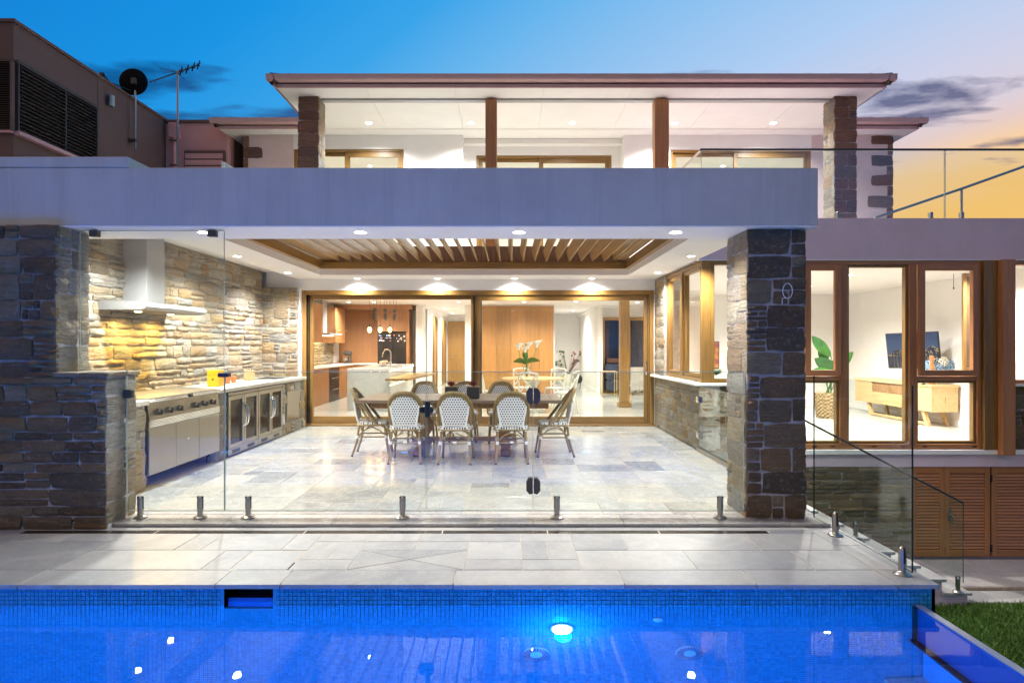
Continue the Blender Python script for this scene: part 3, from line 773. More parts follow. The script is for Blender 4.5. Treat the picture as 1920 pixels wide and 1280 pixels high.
# louvred roof: timber box and blades
lr = thing('louvre_roof', 'timber louvre roof opening in the terrace ceiling', 'louvre roof', (-.6, 8.4, 2.8))
bx('frame_beam', (LX0-.06, LX1+.06), (LY1-.10, LY1-.03), (2.79, 2.905), M['gold_x'], lr, .004)
bx('frame_beam', (LX0-.06, LX1+.06), (LY0+.0, LY0+.05), (2.802, 2.905), M['gold_x'], lr, .004)
bx('frame_beam', (LX0+.0, LX0+.065), (LY0+.055, LY1-.105), (2.79, 2.93), M['gold_y'], lr, .004)
bx('frame_beam', (LX1-.065, LX1-.0), (LY0+.055, LY1-.105), (2.79, 2.93), M['gold_y'], lr, .004)
bx('frame_beam', (LX0+.07, LX0+.30), (LY0+.06, LY1-.11), (2.935, 3.05), M['gold_y'], lr, .004)
bx('frame_beam', (LX1-.30, LX1-.07), (LY0+.06, LY1-.11), (2.935, 3.05), M['gold_y'], lr, .004)
bx('backing_board', (LX0, LX1), (LY1-.055, LY1-.025), (2.906, 3.18), M['pedestal'], lr)
bm_ = MB(); bm_.box((-.011, .011), (LY0+.06, LY1-.115), (-.095, .095), 0, .004); bl_me = bm_.mesh('blade', M['louv'])
nb = 25
for k in range(nb):
    x = -2.92 + k*(4.72/(nb-1))
    link('blade', bl_me, lr, Matrix.Translation((x-.03, 0, 3.0)) @ Matrix.Rotation(R(-16), 4, 'Y'))

# ---- framed glazing ------------------------------------------------------
def frame(name, x0, x1, y0, y1, z0, z1, w, matx, matz, parent, wb=None, wt=None, bev=.004):
    """rectangular frame in the XZ plane as one mesh"""
    wb = wb or w; wt = wt or w
    m = MB()
    m.box((x0, x0+w), (y0, y1), (z0, z1), 1, bev); m.box((x1-w, x1), (y0, y1), (z0, z1), 1, bev)
    m.box((x0+w+.0003, x1-w-.0003), (y0+.001, y1-.001), (z1-wt, z1-.0005), 0, bev); m.box((x0+w+.0003, x1-w-.0003), (y0+.001, y1-.001), (z0+.0005, z0+wb), 0, bev)
    return m.build(name, [matx, matz], parent)
def framey(name, y0, y1, x0, x1, z0, z1, w, mats, parent, bev=.004):
    m = MB()
    m.box((x0, x1), (y0, y0+w), (z0, z1), 1, bev); m.box((x0, x1), (y1-w, y1), (z0, z1), 1, bev)
    m.box((x0+.001, x1-.001), (y0+w+.0003, y1-w-.0003), (z1-w, z1-.0005), 0, bev); m.box((x0+.001, x1-.001), (y0+w+.0003, y1-w-.0003), (z0+.0005, z0+w), 0, bev)
    return m.build(name, mats, parent)
def pane(x0, x1, y, z0, z1, parent, mat='glass', name='pane'):
    m = MB(); m.add([(x0,y,z0),(x1,y,z0),(x1,y,z1),(x0,y,z1)], [(0,1,2,3)]); return m.build(name, M[mat], parent)
def paney(x, y0, y1, z0, z1, parent, mat='glass', name='pane'):
    m = MB(); m.add([(x,y0,z0),(x,y1,z0),(x,y1,z1),(x,y0,z1)], [(0,1,2,3)]); return m.build(name, M[mat], parent)
GX, GZm = M['gold_x'], M['gold_z']
sd = frame('sliding_door', -3.832, 2.640, 11.285, 11.45, .002, 2.488, .075, GX, GZm, hs, .03, .085); sd['label'] = 'wide golden timber sliding door of two glass leaves'
lx0, lx1 = -3.755, PX(893, 11.35)
f1 = frame('door_leaf', lx0, lx1, 11.375, 11.425, .034, 2.402, .10, GX, GZm, sd, .13, .075)
pane(lx0+.10, lx1-.10, 11.40, .16, 2.33, sd)
rx0, rx1 = PX(893, 11.35)-.02, 2.563
f2 = frame('door_leaf', rx0, rx1, 11.31, 11.365, .034, 2.402, .10, GX, GZm, sd, .13, .10)
pane(rx0+.10, rx1-.10, 11.335, .16, 2.30, sd)
bx('door_handle', (2.485, 2.515), (11.285, 11.309), (.93, 1.19), M['chrome'], sd, .006)
bx('meeting_rail', (rx0+.101, rx0+.125), (11.312, 11.36), (.165, 2.30), M['darkhw'], sd)
for xs_ in (lx0-.004, lx0+.035, lx1-.045, rx0+.030, rx1-.032, rx1+.004): bx('door_seal', (xs_-.004, xs_+.004), (11.300, 11.3735) if xs_ < rx0 else (11.2995, 11.3092), (.04, 2.396), M['black'], sd)
bx('door_seal', (lx0, rx1), (11.2990, 11.3080), (2.3985, 2.405), M['black'], sd)
bx('sill_track', (-3.83, 2.64), (11.22, 11.284), (.0015, .02), M['gold_x'], sd)

# ---- right wing ------------------------------------------------------------
WY = 8.62
H('fascia', (2.657, 13), (WY, WY+.25), (2.685, 3.262), 'render_purple', .005)
H('drip_edge', (2.658, 13), (WY-.004, WY+.06), (2.668, 2.684), 'white')
H('roof_slab', (2.657, 13), (WY+.251, 13.38), (3.06, 3.255), 'render_purple')
H('wall', (4.06, 13), (WY+.02, WY+.25), (-.233, -.052), 'render_purple')
H('sill', (4.06, 13), (WY-.035, WY+.24), (-.0515, .012), 'white', .004)
H('ledge', (2.57, 4.05), (WY-.06, 8.93), (.907, .945), 'white', .006)
H('ledge', (2.57, 2.96), (8.931, 11.29), (.907, .945), 'white', .006)
# corner window of the right wing (side towards the terrace, then the front)
cw = framey('corner_window', 8.66, 10.61, 2.70, 2.80, .947, 2.675, .06, [M['gold_y'], GZm], hs)
cw['label'] = 'timber corner window looking onto the terrace'
bx('mullion', (2.69, 2.81), (9.62, 9.74), (1.01, 2.61), GZm, cw, .004)
framey('sash', 8.73, 9.61, 2.715, 2.785, 1.012, 2.612, .055, [M['gold_y'], GZm], cw)
framey('sash', 9.75, 10.54, 2.715, 2.785, 1.012, 2.612, .055, [M['gold_y'], GZm], cw)
paney(2.75, 8.78, 9.56, 1.06, 2.56, cw); paney(2.75, 9.80, 10.49, 1.06, 2.56, cw)
bx('corner_post', (2.69, 2.81), (8.63, 8.659), (.947, 2.675), GZm, cw)
fw = frame('window', 2.812, 4.02, 8.63, 8.73, .947, 2.666, .06, GX, GZm, hs); pane(2.87, 3.96, 8.68, 1.0, 2.6, fw)
H('wall', (4.022, 4.06), (8.63, 8.9), (.95, 2.666), 'white')

# front windows
RXm, RZm = M['red_x'], M['red_z']
wx0, wx1 = 4.062, 6.63
win = frame('window', wx0, wx1, 8.63, 8.78, .0135, 2.667, .06, RXm, RZm, hs, .075, .055); win['label'] = 'wide front window of fixed panes with two awning sashes'
xa, xb = PX(1583, WY), PX(1713, WY)
for xc in (xa, xb): bx('mullion', (xc-.055, xc+.055), (8.628, 8.782), (.09, 2.611), RZm, win, .004)
zt = PZ(708, WY)
bays = ((wx0+.061, xa-.056, True), (xa+.056, xb-.056, False), (xb+.056, wx1-.061, True))
for (a, c, sash) in bays:
    if sash:
        bx('transom', (a, c), (8.632, 8.778), (zt-.04, zt+.02), RXm, win, .004)
        frame('awning_sash', a+.004, c-.004, 8.585, 8.64, zt+.024, 2.607, .085, RXm, RZm, win)
        pane(a+.08, c-.08, 8.615, zt+.10, 2.53, win)
        frame('bead', a, c, 8.66, 8.74, .092, zt-.041, .035, GX, GZm, win); pane(a+.03, c-.03, 8.70, .12, zt-.07, win)
    else:
        frame('bead', a, c, 8.66, 8.74, .092, 2.609, .035, GX, GZm, win); pane(a+.03, c-.03, 8.70, .12, 2.58, win)
for xs_ in (1528, 1562, 1640, 1694, 1735, 1828): bx('weep_slot', (PX(xs_,WY)-.03, PX(xs_,WY)+.03), (8.6285, 8.6298), (.045, .062), M['black'], win)
H('timber_post', (6.632, 6.82), (8.58, 8.80), (.0135, 2.667), M['gold_z'], .004); H('timber_post', (6.822, 7.005), (8.50, 8.80), (-.05, 2.667), M['red_z'], .004)  # one post: gold half painted as its lit face, red half as shaded
fw2 = frame('window', 7.007, 9.6, 8.63, 8.75, .93, 2.667, .06, RXm, RZm, hs); pane(7.06, 9.55, 8.69, .99, 2.61, fw2); H('sill', (7.007, 9.6), (8.58, 8.9), (.902, .929), 'white')
# louvred shutter doors under the wing
def shutter_door(x0, x1, label, handle=None):
    t = frame('shutter_door', x0, x1, 8.66, 8.70, GZ+.012, -.240, .07, M['shutter'], M['red_z'], hs, .10, .09); t['label'] = label
    n = 24; z0, z1 = GZ+.125, -.335; me_ = None
    m = MB(); m.prism([(-.016,-.018),(-.010,-.026),(.016,.018),(.010,.026)], 0, x0+.071, x1-.071); me_ = m.mesh('slat', M['shutter'])
    for k in range(n): link('slat', me_, t, Matrix.Translation((0, 8.68, z0 + (k+.5)*(z1-z0)/n)))
    bx('backing', (x0+.02, x1-.02), (8.705, 8.715), (GZ+.02, -.25), M['red_z'], t)
    if handle: 
        m = MB(); m.box((handle-.018, handle+.018), (8.652, 8.6595), (-1.0,-.82), 0, .003); m.tube([(handle,8.645,-.90),(handle+.005,8.62,-.90),(handle+.03,8.61,-.95),(handle+.03,8.61,-1.05)], .012, 8); m.build('handle', M['steel'], t)
shutter_door(5.662, 6.135, 'louvred timber shutter door nearest the stairs')
shutter_door(6.140, 6.775, 'louvred timber shutter door with a steel lever handle', 6.19)
shutter_door(6.80, 7.45, 'louvred timber shutter door at the right edge')
for z in (-.40, -1.38): bx('hinge', (6.777, 6.798), (8.65, 8.668), (z-.05, z+.05), M['black'], hs)
H('wall', (5.66, 13), (8.72, 8.9), (GZ-.08, -.236), 'render_purple')

# ---- upper storey ----------------------------------------------------------
UY = 13.4
ops = [(-4.74, -2.33, 5.765, UY), (3.50, 6.58, 5.755, UY)]
H('upper_floor', (-5.83, 8.35), (11.25, 18), (2.94+.066, 3.05), 'render')
zt_ = 6.066
def wallbox(x0, x1, z0=3.051, z1=zt_, mat='white', y0=UY, y1=UY+.2): H('upper_wall', (x0, x1), (y0, y1), (z0, z1), mat)
wallbox(-5.83, -4.74, mat='pinkwall'); wallbox(-4.74, -2.33, 5.767); wallbox(-2.33, -1.04)
wallbox(-1.04, -.77, y0=UY+.40, y1=UY+.6); wallbox(2.28, 2.48, y0=UY+.40, y1=UY+.6); wallbox(-.77, 2.28, 5.757, y0=UY+.4, y1=UY+.6)
wallbox(-1.24, -1.04, y0=UY+.2, y1=UY+.6); wallbox(2.48, 2.68, y0=UY+.2, y1=UY+.6)
wallbox(2.48, 3.50); wallbox(3.50, 6.58, 5.757); wallbox(6.58, 8.35, z0=3.051, mat='pinkwall')
H('upper_ceiling', (-5.8, 8.3), (UY+.21, 18), (5.95, 6.06), 'white_int')
H('upper_wall', (-5.83, 8.35), (17.8, 18), (3.051, 5.949), 'white_int'); H('upper_wall', (-5.83, -5.63), (UY+.201, 17.79), (3.051, 5.949), 'white_int'); H('upper_wall', (8.15, 8.35), (UY+.201, 17.79), (3.051, 5.949), 'white_int')
for x_ in (-1.65, 3.0): H('upper_wall', (x_, x_+.1), (UY+.61, 17.79), (3.051, 5.949), 'white_int')
def upper_door(x0, x1, y, ztop, label, split):
    d = frame('balcony_door', x0+.002, x1-.002, y+.03, y+.16, 3.055, ztop-.002, .06, GX, GZm, hs, .06, .05); d['label'] = label
    xm = x0 + (x1-x0)*split
    frame('door_leaf', x0+.065, xm+.05, y+.10, y+.14, 3.12, ztop-.055, .075, GX, GZm, d); pane(x0+.13, xm, y+.12, 3.19, ztop-.125, d)
    frame('door_leaf', xm-.05, x1-.065, y+.045, y+.09, 3.12, ztop-.055, .075, GX, GZm, d, .1, .11); pane(xm+.02, x1-.13, y+.07, 3.19, ztop-.16, d)
upper_door(-4.74, -2.33, UY, 5.765, 'left balcony door half hidden by the stone column', .48)
upper_door(-.77, 2.28, UY+.4, 5.755, 'middle balcony door in the recessed wall', .48)
upper_door(3.50, 6.58, UY, 5.755, 'right balcony door behind the glass rail', .47)
# veranda soffit, beam line, posts
SX0, SX1, SY0 = -4.20, 6.71, 10.97
m = MB()
for a, c in zip((SX0, -2.6, -1.0, .6, 2.2, 3.8, 5.4), (-2.6, -1.0, .6, 2.2, 3.8, 5.4, SX1)): m.box((a+.002, c-.002), (SY0, UY+.39), (6.068, 6.10), 0, .002)
m.build('soffit', M['soffit'], hs)
H('soffit', (SX0+.01, SX1-.01), (SY0+.01, UY+.39), (6.101, 6.12), 'black')  # added black sheet above the soffit, stands in for shade in the gaps
H('edge_beam', (-3.52, 5.96), (11.42, 11.54), (6.035, 6.0675), M['hoodsteel'])
for px0, px1, lab in ((910, 932, 'left red timber veranda post'), (1228, 1255, 'right red timber veranda post')):
    o = H('timber_post', (PX(px0,11.35), PX(px1-.5,11.35)), (11.35, 11.57), (3.05, 6.034), M['red_z'], .006); o['label'] = lab
# roof edge: fascia boards and gutters
def eave(x0, x1, y0, ydeep, tag_):
    m = MB(); m.box((x0, x1), (y0, y0+.03), (6.068, 6.137), 0, .004); m.box((x0, x0+.03), (y0+.031, ydeep), (6.068, 6.137), 0, .004); m.box((x1-.03, x1), (y0+.031, ydeep), (6.068, 6.137), 0, .004)
    f = m.build('fascia_board', M['pink'], hs)
    g = MB(); pr = [(0,.020),(-.075,.020),(-.105,.034),(-.12,.055),(-.12,.118),(-.126,.122),(-.126,.130),(-.108,.130),(-.108,.058),(0,.045)]
    g.prism([(y0-.002+a, 6.135+b) for a, b in pr], 0, x0-.12, x1+.12)
    for sx, xx in ((-1, x0), (1, x1)):
        g.prism([(xx+sx*.002-sx*a, 6.135+b) for a, b in pr], 1, y0-.10, ydeep)
    g.build('gutter', M['pink'], hs)
eave(SX0, SX1, SY0-.03, UY-.45, 'main')
eave(-6.22, 8.68, 13.02, 17.5, 'wing')
H('soffit', (-6.19, 8.65), (13.051, 13.395), (6.0685, 6.10), 'soffit')
H('soffit', (-6.19, -5.84), (13.396, 17.5), (6.0685, 6.10), 'soffit'); H('soffit', (8.36, 8.65), (13.396, 17.5), (6.0685, 6.10), 'soffit')
# low hipped roof with barrel hip tiles
M['roof'] = plain('dark_roof_tile', (.06,.035,.035), .7, nz=.2, scale=20)
def hip(x0, x1, y0, y1, z0, pitch, name='roof'):
    h = (y1-y0)/2*math.tan(R(pitch)); mx = (y1-y0)/2
    v = [(x0,y0,z0),(x1,y0,z0),(x1,y1,z0),(x0,y1,z0),(x0+mx,(y0+y1)/2,z0+h),(x1-mx,(y0+y1)/2,z0+h)]
    rf = MB().add(v, [(0,1,5,4),(1,2,5),(2,3,4,5),(3,0,4),(3,2,1,0)]).build(name, M['roof'], hs)
    for a, c in ((v[0], v[4]), (v[1], v[5])):
        a, c = Vector(a), Vector(c); d = (c-a).normalized()
        for k in range(int((c-a).length/.33)):
            p = a + d*(.33*k+.02) + Vector((0,0,.03+.006*(k%2))); q = p + d*.36
            MB().tube([p, q], [.105,.085], 10).build('hip_tile', M['roof'], rf)
hip(SX0-.06, SX1+.06, SY0-.10, UY+6, 6.165, 20)
hip(-6.28, 8.74, 12.98, 20, 6.165, 20)
# quoins on the wing corners
def quoins(x_edge, inward, z0, z1, label, seed):
    t = thing('corner_quoins', label, 'quoins', (x_edge, UY, z0), 'stone quoins on the house corners')
    r = random.Random(seed); z = z0; k = 0
    while z < z1-.05:
        h = min(r.uniform(.20,.26), z1-z); w = .50*r.uniform(.85,1.15) if k % 2 else .13*r.uniform(.8,1.2)
        x0, x1 = (x_edge, x_edge+w) if inward > 0 else (x_edge-w, x_edge)
        lay(t, (x0, UY-.002, z), (1,0,0), w, h, 'red', [(0,0,w,h)], r, .008, (.012,.022)); z += h; k += 1
quoins(-5.84, 1, 3.5, 6.05, 'red stone quoins at the left corner of the upper wall', 5)
quoins(8.36, -1, 3.28, 6.05, 'red stone quoins at the right corner of the upper wall', 6)

# ---- interior shell ---------------------------------------------------------
FL = tile_mat('interior_marble', [(0,(.60,.60,.58)), (1,(.66,.65,.62))], .12, .6)
m_, nt, b = newmat('interior_floor_tiles')
v = geoco(nt); br = N(nt, 'ShaderNodeTexBrick'); L(nt, v, br.inputs['Vector']); br.inputs['Scale'].default_value = 1.0
br.inputs['Brick Width'].default_value = 1.2; br.inputs['Row Height'].default_value = .6; br.inputs['Mortar Size'].default_value = .003; br.inputs['Color1'].default_value = (.56,.55,.51,1); br.inputs['Color2'].default_value = (.66,.645,.60,1); br.inputs['Mortar'].default_value = (.45,.43,.38,1)
n2 = noise(nt, 1.8, 8, .62, v, 2.2); vn = mth(nt, 'SUBTRACT', 1.0, mth(nt, 'MULTIPLY', mth(nt, 'ABSOLUTE', mth(nt, 'SUBTRACT', n2, .5)), 22, True), True)
L(nt, mix(nt, mth(nt,'MULTIPLY',vn,.4), br.outputs[0], (.42,.42,.40)), b.inputs['Base Color']); b.inputs['Roughness'].default_value = .12
fl = MB().box((-5.4, 8.3), (8.80, 26), (-.30, -.003)).build('interior_floor', m_); tag(fl, 'polished marble floor inside the living rooms', 'floor', kind='structure')
CI = 2.70
H('interior_ceiling', (-5.4, 2.70), (11.505, 26), (CI, 2.92), 'white_int'); H('interior_ceiling', (2.7005, 8.3), (8.88, 26), (CI, 2.92), 'white_int')
def IW(x, y, z=(0, CI-.001), mat='white_int', name='interior_wall'): return H(name, x, y, z, mat)
IW((-5.5,-5.3), (11.5, 19.2)); IW((-5.3,-2.62), (19.0, 19.2)); IW((-2.82,-2.62), (18.3, 25.4)); IW((-2.62,-1.2), (25.2, 25.4)); IW((-1.37,-1.2), (18.5, 25.19)); IW((-1.2, 1.33), (18.5, 18.7))
IW((1.13,1.33), (18.71, 24)); IW((1.13,2.9), (24, 24.2)); IW((2.70,2.86), (19.0, 23.99)); IW((2.861,8.3), (19.3, 19.5), (2.36, CI-.001)); IW((4.75,8.3), (19.3,19.5), (0,2.36))
IW((4.7, 8.15), (14.8, 14.95)); IW((8.15, 8.3), (8.80, 19.29)); IW((4.7,4.85), (14.951, 19.29))
IW((-5.3,2.66), (11.5, 11.62), (2.50, CI-.001))
# skirting, cornice
for x, y in (((1.34,2.69),(23.985,23.999)), ((2.688,2.699),(19.0,23.98)), ((4.7,8.13),(14.786,14.799)), ((8.137,8.149),(8.9,14.78)), ((-2.62+.0005,-2.608),(18.3,25.19))): H('skirting', x, y, (0,.11), 'rim')
for x, y in (((-2.62,-1.38),(25.10,25.19)), ((-2.619,-2.55),(18.31,25.09)), ((2.62,2.699),(19.0,23.98)), ((2.70,4.7),(18.92,18.999))): H('cornice', x, y, (2.62, CI-.0005), 'rim')
ip = H('timber_post', (2.64, 2.86), (14.72, 14.94), (.10, CI-.002), M['gold_z'], .006); H('post_base', (2.60, 2.90), (14.68, 14.98), (0,.099), M['gold_x'], .006)
# honey timber wall panels
pw = H('panel_wall', (-.88, 1.30), (18.47, 18.499), (0, 2.66), M['red_z']); pw['label'] = 'honey coloured timber panel wall behind the dining table'
xs = [-.87, -.42, .02, .46, .88, 1.29]
for a, c in zip(xs, xs[1:]): bx('panel_board', (a+.0025, c-.0025), (18.445, 18.469), (.06, 2.64), M['panel'], pw, .002)
# hall doors
hd = H('hall_door', (-2.56, -1.86), (25.13, 25.185), (0, 2.46), M['door'], .004); hd['label'] = 'timber door at the end of the hall'
for z0, z1 in ((.15,.95), (1.10,2.25)): bx('door_panel', (-2.42,-2.0), (25.118, 25.1295), (z0,z1), M['door'], hd, .006)
m = MB(); m.tube([(-2.46,25.12,1.02),(-2.46,25.07,1.02),(-2.33,25.07,1.02)], .014, 8); m.build('handle', M['chrome'], hd)
for ya in (20.6, 23.4):
    d = H('door_casing', (-2.618, -2.56), (ya, ya+.12), (0, 2.38), M['gold_z'], .003); H('door_casing', (-2.618,-2.56), (ya+.9, ya+1.02), (0, 2.38), M['gold_z'], .003); H('door_casing', (-2.618,-2.57), (ya, ya+1.02), (2.381,2.46), M['gold_y']); H('hall_side_door', (-2.6195,-2.60), (ya+.12, ya+.9), (0,2.38), M['door'])
# dark glazed doors at the back right
bd = frame('rear_window', 2.87, 4.74, 19.22, 19.30, .0, 2.355, .09, GX, GZm, hs); bd['label'] = 'dark glazed rear doors reflecting the room'
bx('mullion', (3.62, 3.76), (19.21, 19.31), (.09, 2.265), GZm, bd, .004); dg = plain('night_glass', (.012,.018,.04), .03, nz=.1); 
MB().box((2.9,4.7), (19.265,19.275), (.05,2.3)).build('pane', dg, bd)
# switch plate
H('switch_plate', (1.36, 1.44), (23.992, 23.9985), (1.1,1.22), 'rim'); H('switch_plate', (-2.75,-2.68), (18.29, 18.2995), (1.05,1.17), 'rim')

# ================================================================== NEIGHBOURING BUILDING
nbq = thing('neighbour_building', 'dark brown flat-roofed building with slatted windows at the left', 'building', (-9, 11, -1.6))
NX = -7.5
ny0 = FPX*7.5/(CX-25); nzt = EYE + (CY-42)*ny0/FPX; ny1 = FPX*7.5/(CX-311)
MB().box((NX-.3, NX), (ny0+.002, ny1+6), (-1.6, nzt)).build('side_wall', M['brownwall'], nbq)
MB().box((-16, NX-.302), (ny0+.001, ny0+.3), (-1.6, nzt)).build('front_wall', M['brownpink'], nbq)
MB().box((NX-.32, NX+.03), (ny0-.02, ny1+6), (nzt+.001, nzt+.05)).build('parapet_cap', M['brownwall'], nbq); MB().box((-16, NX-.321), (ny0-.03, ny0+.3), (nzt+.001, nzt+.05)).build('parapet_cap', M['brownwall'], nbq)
bx('wall_joint', (NX, NX+.004), (11.14, 11.16), (2, nzt-.02), M['black'], nbq)
def sidept(px, py): Y = FPX*7.5/(CX-px); return Y, EYE + (CY-py)*Y/FPX
dwn = plain('dark_shutter_metal', (.05,.037,.033), .6, nz=.15); 
y0_, _ = sidept(30, 0); y1_, _ = sidept(176, 0); zb = sidept(30,247)[1]; zt2 = sidept(30,121)[1]
wnd = MB().box((NX+.001, NX+.012), (y0_, y1_), (zb, zt2)).build('slatted_window', plain('dark_pane', (.012,.011,.012), .08), nbq); wnd['label'] = 'long window behind dark horizontal slats'
me_ = MB().box((-.004,.045), (y0_+.02, y1_-.02), (-.004,.004)).mesh('slat', dwn)
for k in range(17): link('slat', me_, wnd, Matrix.Translation((NX+.02, 0, zb + (k+.5)*(zt2-zb)/17)) )
bx('window_frame', (NX+.001, NX+.07), (y0_-.04, y1_+.04), (zt2, zt2+.05), dwn, wnd); bx('window_frame', (NX+.001, NX+.09), (y0_-.04, y1_+.04), (zb-.06, zb-.001), M['brownpink'], wnd)
for yy in (y0_-.03, (y0_*.45+y1_*.55), y1_): bx('window_frame', (NX+.001, NX+.06), (yy, yy+.03), (zb, zt2), dwn, wnd)
fx0, fx1 = -16, PX(27, ny0); 
w2 = bx('slatted_window', (fx0, fx1-.02), (ny0-.012, ny0-.001), (PZ(245,ny0), PZ(119,ny0)), plain('dark_pane_b', (.012,.011,.012), .08), nbq); w2['label'] = 'slatted front window at the left edge'
me_ = MB().box((-9.2, fx1-.03), (-.03,.0), (-.003,.003)).mesh('slat', dwn)
for k in range(30): link('slat', me_, w2, Matrix.Translation((0, ny0-.016, PZ(245,ny0) + (k+.5)*(PZ(119,ny0)-PZ(245,ny0))/30)))
bx('window_frame', (-9.2, fx1), (ny0-.05, ny0-.002), (PZ(118,ny0), PZ(114,ny0)), dwn, w2); bx('window_frame', (fx1-.02, fx1+.01), (ny0-.06, ny0-.001), (PZ(247,ny0), PZ(118,ny0)), M['brownwall'], w2); bx('window_frame', (-9.2, fx1), (ny0-.05, ny0-.002), (PZ(250,ny0), PZ(246,ny0)), M['brownpink'], w2)
ny2 = ny1 - .02
for kk in range(1): pass
q0 = NX-.29; q1 = PX(427, ny1)
nz2 = PZ(231, ny1)
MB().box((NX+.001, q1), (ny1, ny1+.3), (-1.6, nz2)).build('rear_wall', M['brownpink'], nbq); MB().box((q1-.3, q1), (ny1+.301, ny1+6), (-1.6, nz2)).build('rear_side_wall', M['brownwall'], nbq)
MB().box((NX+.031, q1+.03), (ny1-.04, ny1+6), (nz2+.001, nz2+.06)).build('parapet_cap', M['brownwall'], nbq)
m = MB(); m.tube([(PX(331,ny1), ny1-.07, 1.0), (PX(331,ny1), ny1-.07, nz2-.35)], .05, 10); m.box((PX(331,ny1)-.12, PX(331,ny1)+.10), (ny1-.14, ny1-.002), (nz2-.36, nz2-.03), 0, .02); m.build('downpipe', M['brownpink'], nbq)
for z in (nz2-.42, nz2-.95): MB().box((PX(331,ny1)-.08, PX(331,ny1)+.08), (ny1-.13, ny1-.121), (z-.02, z+.02)).build('pipe_bracket', M['brownwall'], nbq)
rwd = MB().box((PX(348,ny1), PX(424,ny1)), (ny1-.06, ny1-.002), (2.4, PZ(284,ny1))).build('roller_shutter', M['brownwall'], nbq)
for k in range(9): MB().box((PX(350,ny1), PX(420,ny1)), (ny1-.072, ny1-.061), (4.4+.14*k, 4.4+.14*k+.11)).build('slat', M['brownpink'], rwd) if 4.4+.14*k+.11 < PZ(288,ny1) else None
ws_ = sidept(201, 190)
m = MB(); m.lathe([(.055,-.1),(.055,.1)], (NX+.075, ws_[0], ws_[1]), 12); m.build('wall_light', M['steel'], nbq)

# ================================================================== LIGHTS IN THE CEILINGS
WARM, NEUT = (1.0,.86,.68), (1.0,.975,.94)
LAMP = 3.0
def downlight(x, y, z, power, label, group, color=NEUT, r=.05, size=150, blend=.8, light=True):
    t = thing('downlight', label, 'downlight', (x, y, z), group)
    m = MB(); m.lathe([(r*1.02, -.004), (r*1.35, -.003), (r*1.35, .002)], (x, y, z), 20); m.build('rim', M['rim'], t)
    m = MB(); m.lathe([(r, -.008), (r, -.001)], (x, y, z), 20); m.build('lens', M['lens'], t)
    if light: lamp('bulb', (x, y, z-.03), power*LAMP, color, t, 'SPOT', .045, size, blend)
    return t
ORD = ('first','second','third','fourth','fifth','sixth','seventh','eighth','ninth','tenth')
for k, px_ in enumerate((383, 676, 973, 1267)):
    Y = 5.36; downlight(PX(px_, Y), Y, BEAM_Z, 44, 'recessed downlight in the front beam soffit, %s from left' % ORD[k], 'downlights in the front beam')
for k, (x, y, s) in enumerate(((-3.72,8.35,'left ceiling strip, middle one'), (-3.72,10.24,'left ceiling strip, farthest one'), (2.46,8.35,'right ceiling strip, middle one'), (2.46,10.24,'right ceiling strip, farthest one'), (-3.72,6.46,'left ceiling strip, nearest one'), (2.40,6.46,'right ceiling strip, nearest one'))):
    downlight(x, y, CEIL_Z, 140 if x < 0 else 100, 'recessed downlight in the %s of its three' % s, 'downlights along the terrace ceiling')
for k, px_ in enumerate((670, 820, 965, 1110)):
    downlight(PX(px_, 11.12), 11.12, CEIL_Z, 38, 'downlight above the sliding doors, %s from left' % ORD[k], 'downlights above the sliding doors')
for k, px_ in enumerate((692, 882, 1073, 1265, 1450)):
    downlight(PX(px_, 12.66), 12.66, 6.067, 135, 'downlight in the upper veranda ceiling, %s from left' % ORD[k], 'downlights of the upper veranda', (1,.985,.955), r=.06)
for k, (x, y) in enumerate(((-3.5,15.3), (.6,15.6), (5.3,15.3))):
    downlight(x, y, 5.949, 190, 'downlight inside the %s upper room' % ('left','middle','right')[k], 'downlights in the upper rooms', (1,.92,.76))
inner = [(-4.1,13.6), (-1.9,13.4), (1.2,13.0), (-4.55,17.25), (-3.84,17.25), (-1.45,17.2), (.38,17.2), (1.82,17.0), (2.2,21.5), (-2.2,20.5), (-2.2,23.3), (3.6,17.4), (4.4,12.2)]
inner_at = ('over the kitchen walkway by the left wall', 'between the kitchen island and the sliding doors', 'near the sliding doors before the round table', 'over the cooktop side of the kitchen', 'over the kitchen between cooktop and fridge', 'at the mouth of the timber door hall', 'in front of the timber panel wall', 'right of the timber panel wall', 'deep in the white passage by the flower tub',
            'in the timber door hall, nearer one', 'in the timber door hall, farther one', 'near the dark rear window', 'at the opening between living and family rooms')
for k, (x, y) in enumerate(inner):
    downlight(x, y, CI, 108, 'downlight ' + inner_at[k], 'downlights of the living rooms', (1,.93,.83))
for k, (px_, py_) in enumerate(((1595, 515), (1517, 536))):
    Y = (CI-EYE)*FPX/(CY-py_); downlight(PX(px_, Y), Y, CI, 190, 'bright downlight in the family room ceiling, %s' % ('nearer one' , 'farther one')[k], 'downlights of the family room', (1,.955,.885))
downlight(5.0, 9.7, CI, 180, 'downlight of the family room close to the front window', 'downlights of the family room', (1,.955,.885)); downlight(7.4, 9.6, CI, 110, 'downlight of the family room near the television wall', 'downlights of the family room', (1,.955,.885))

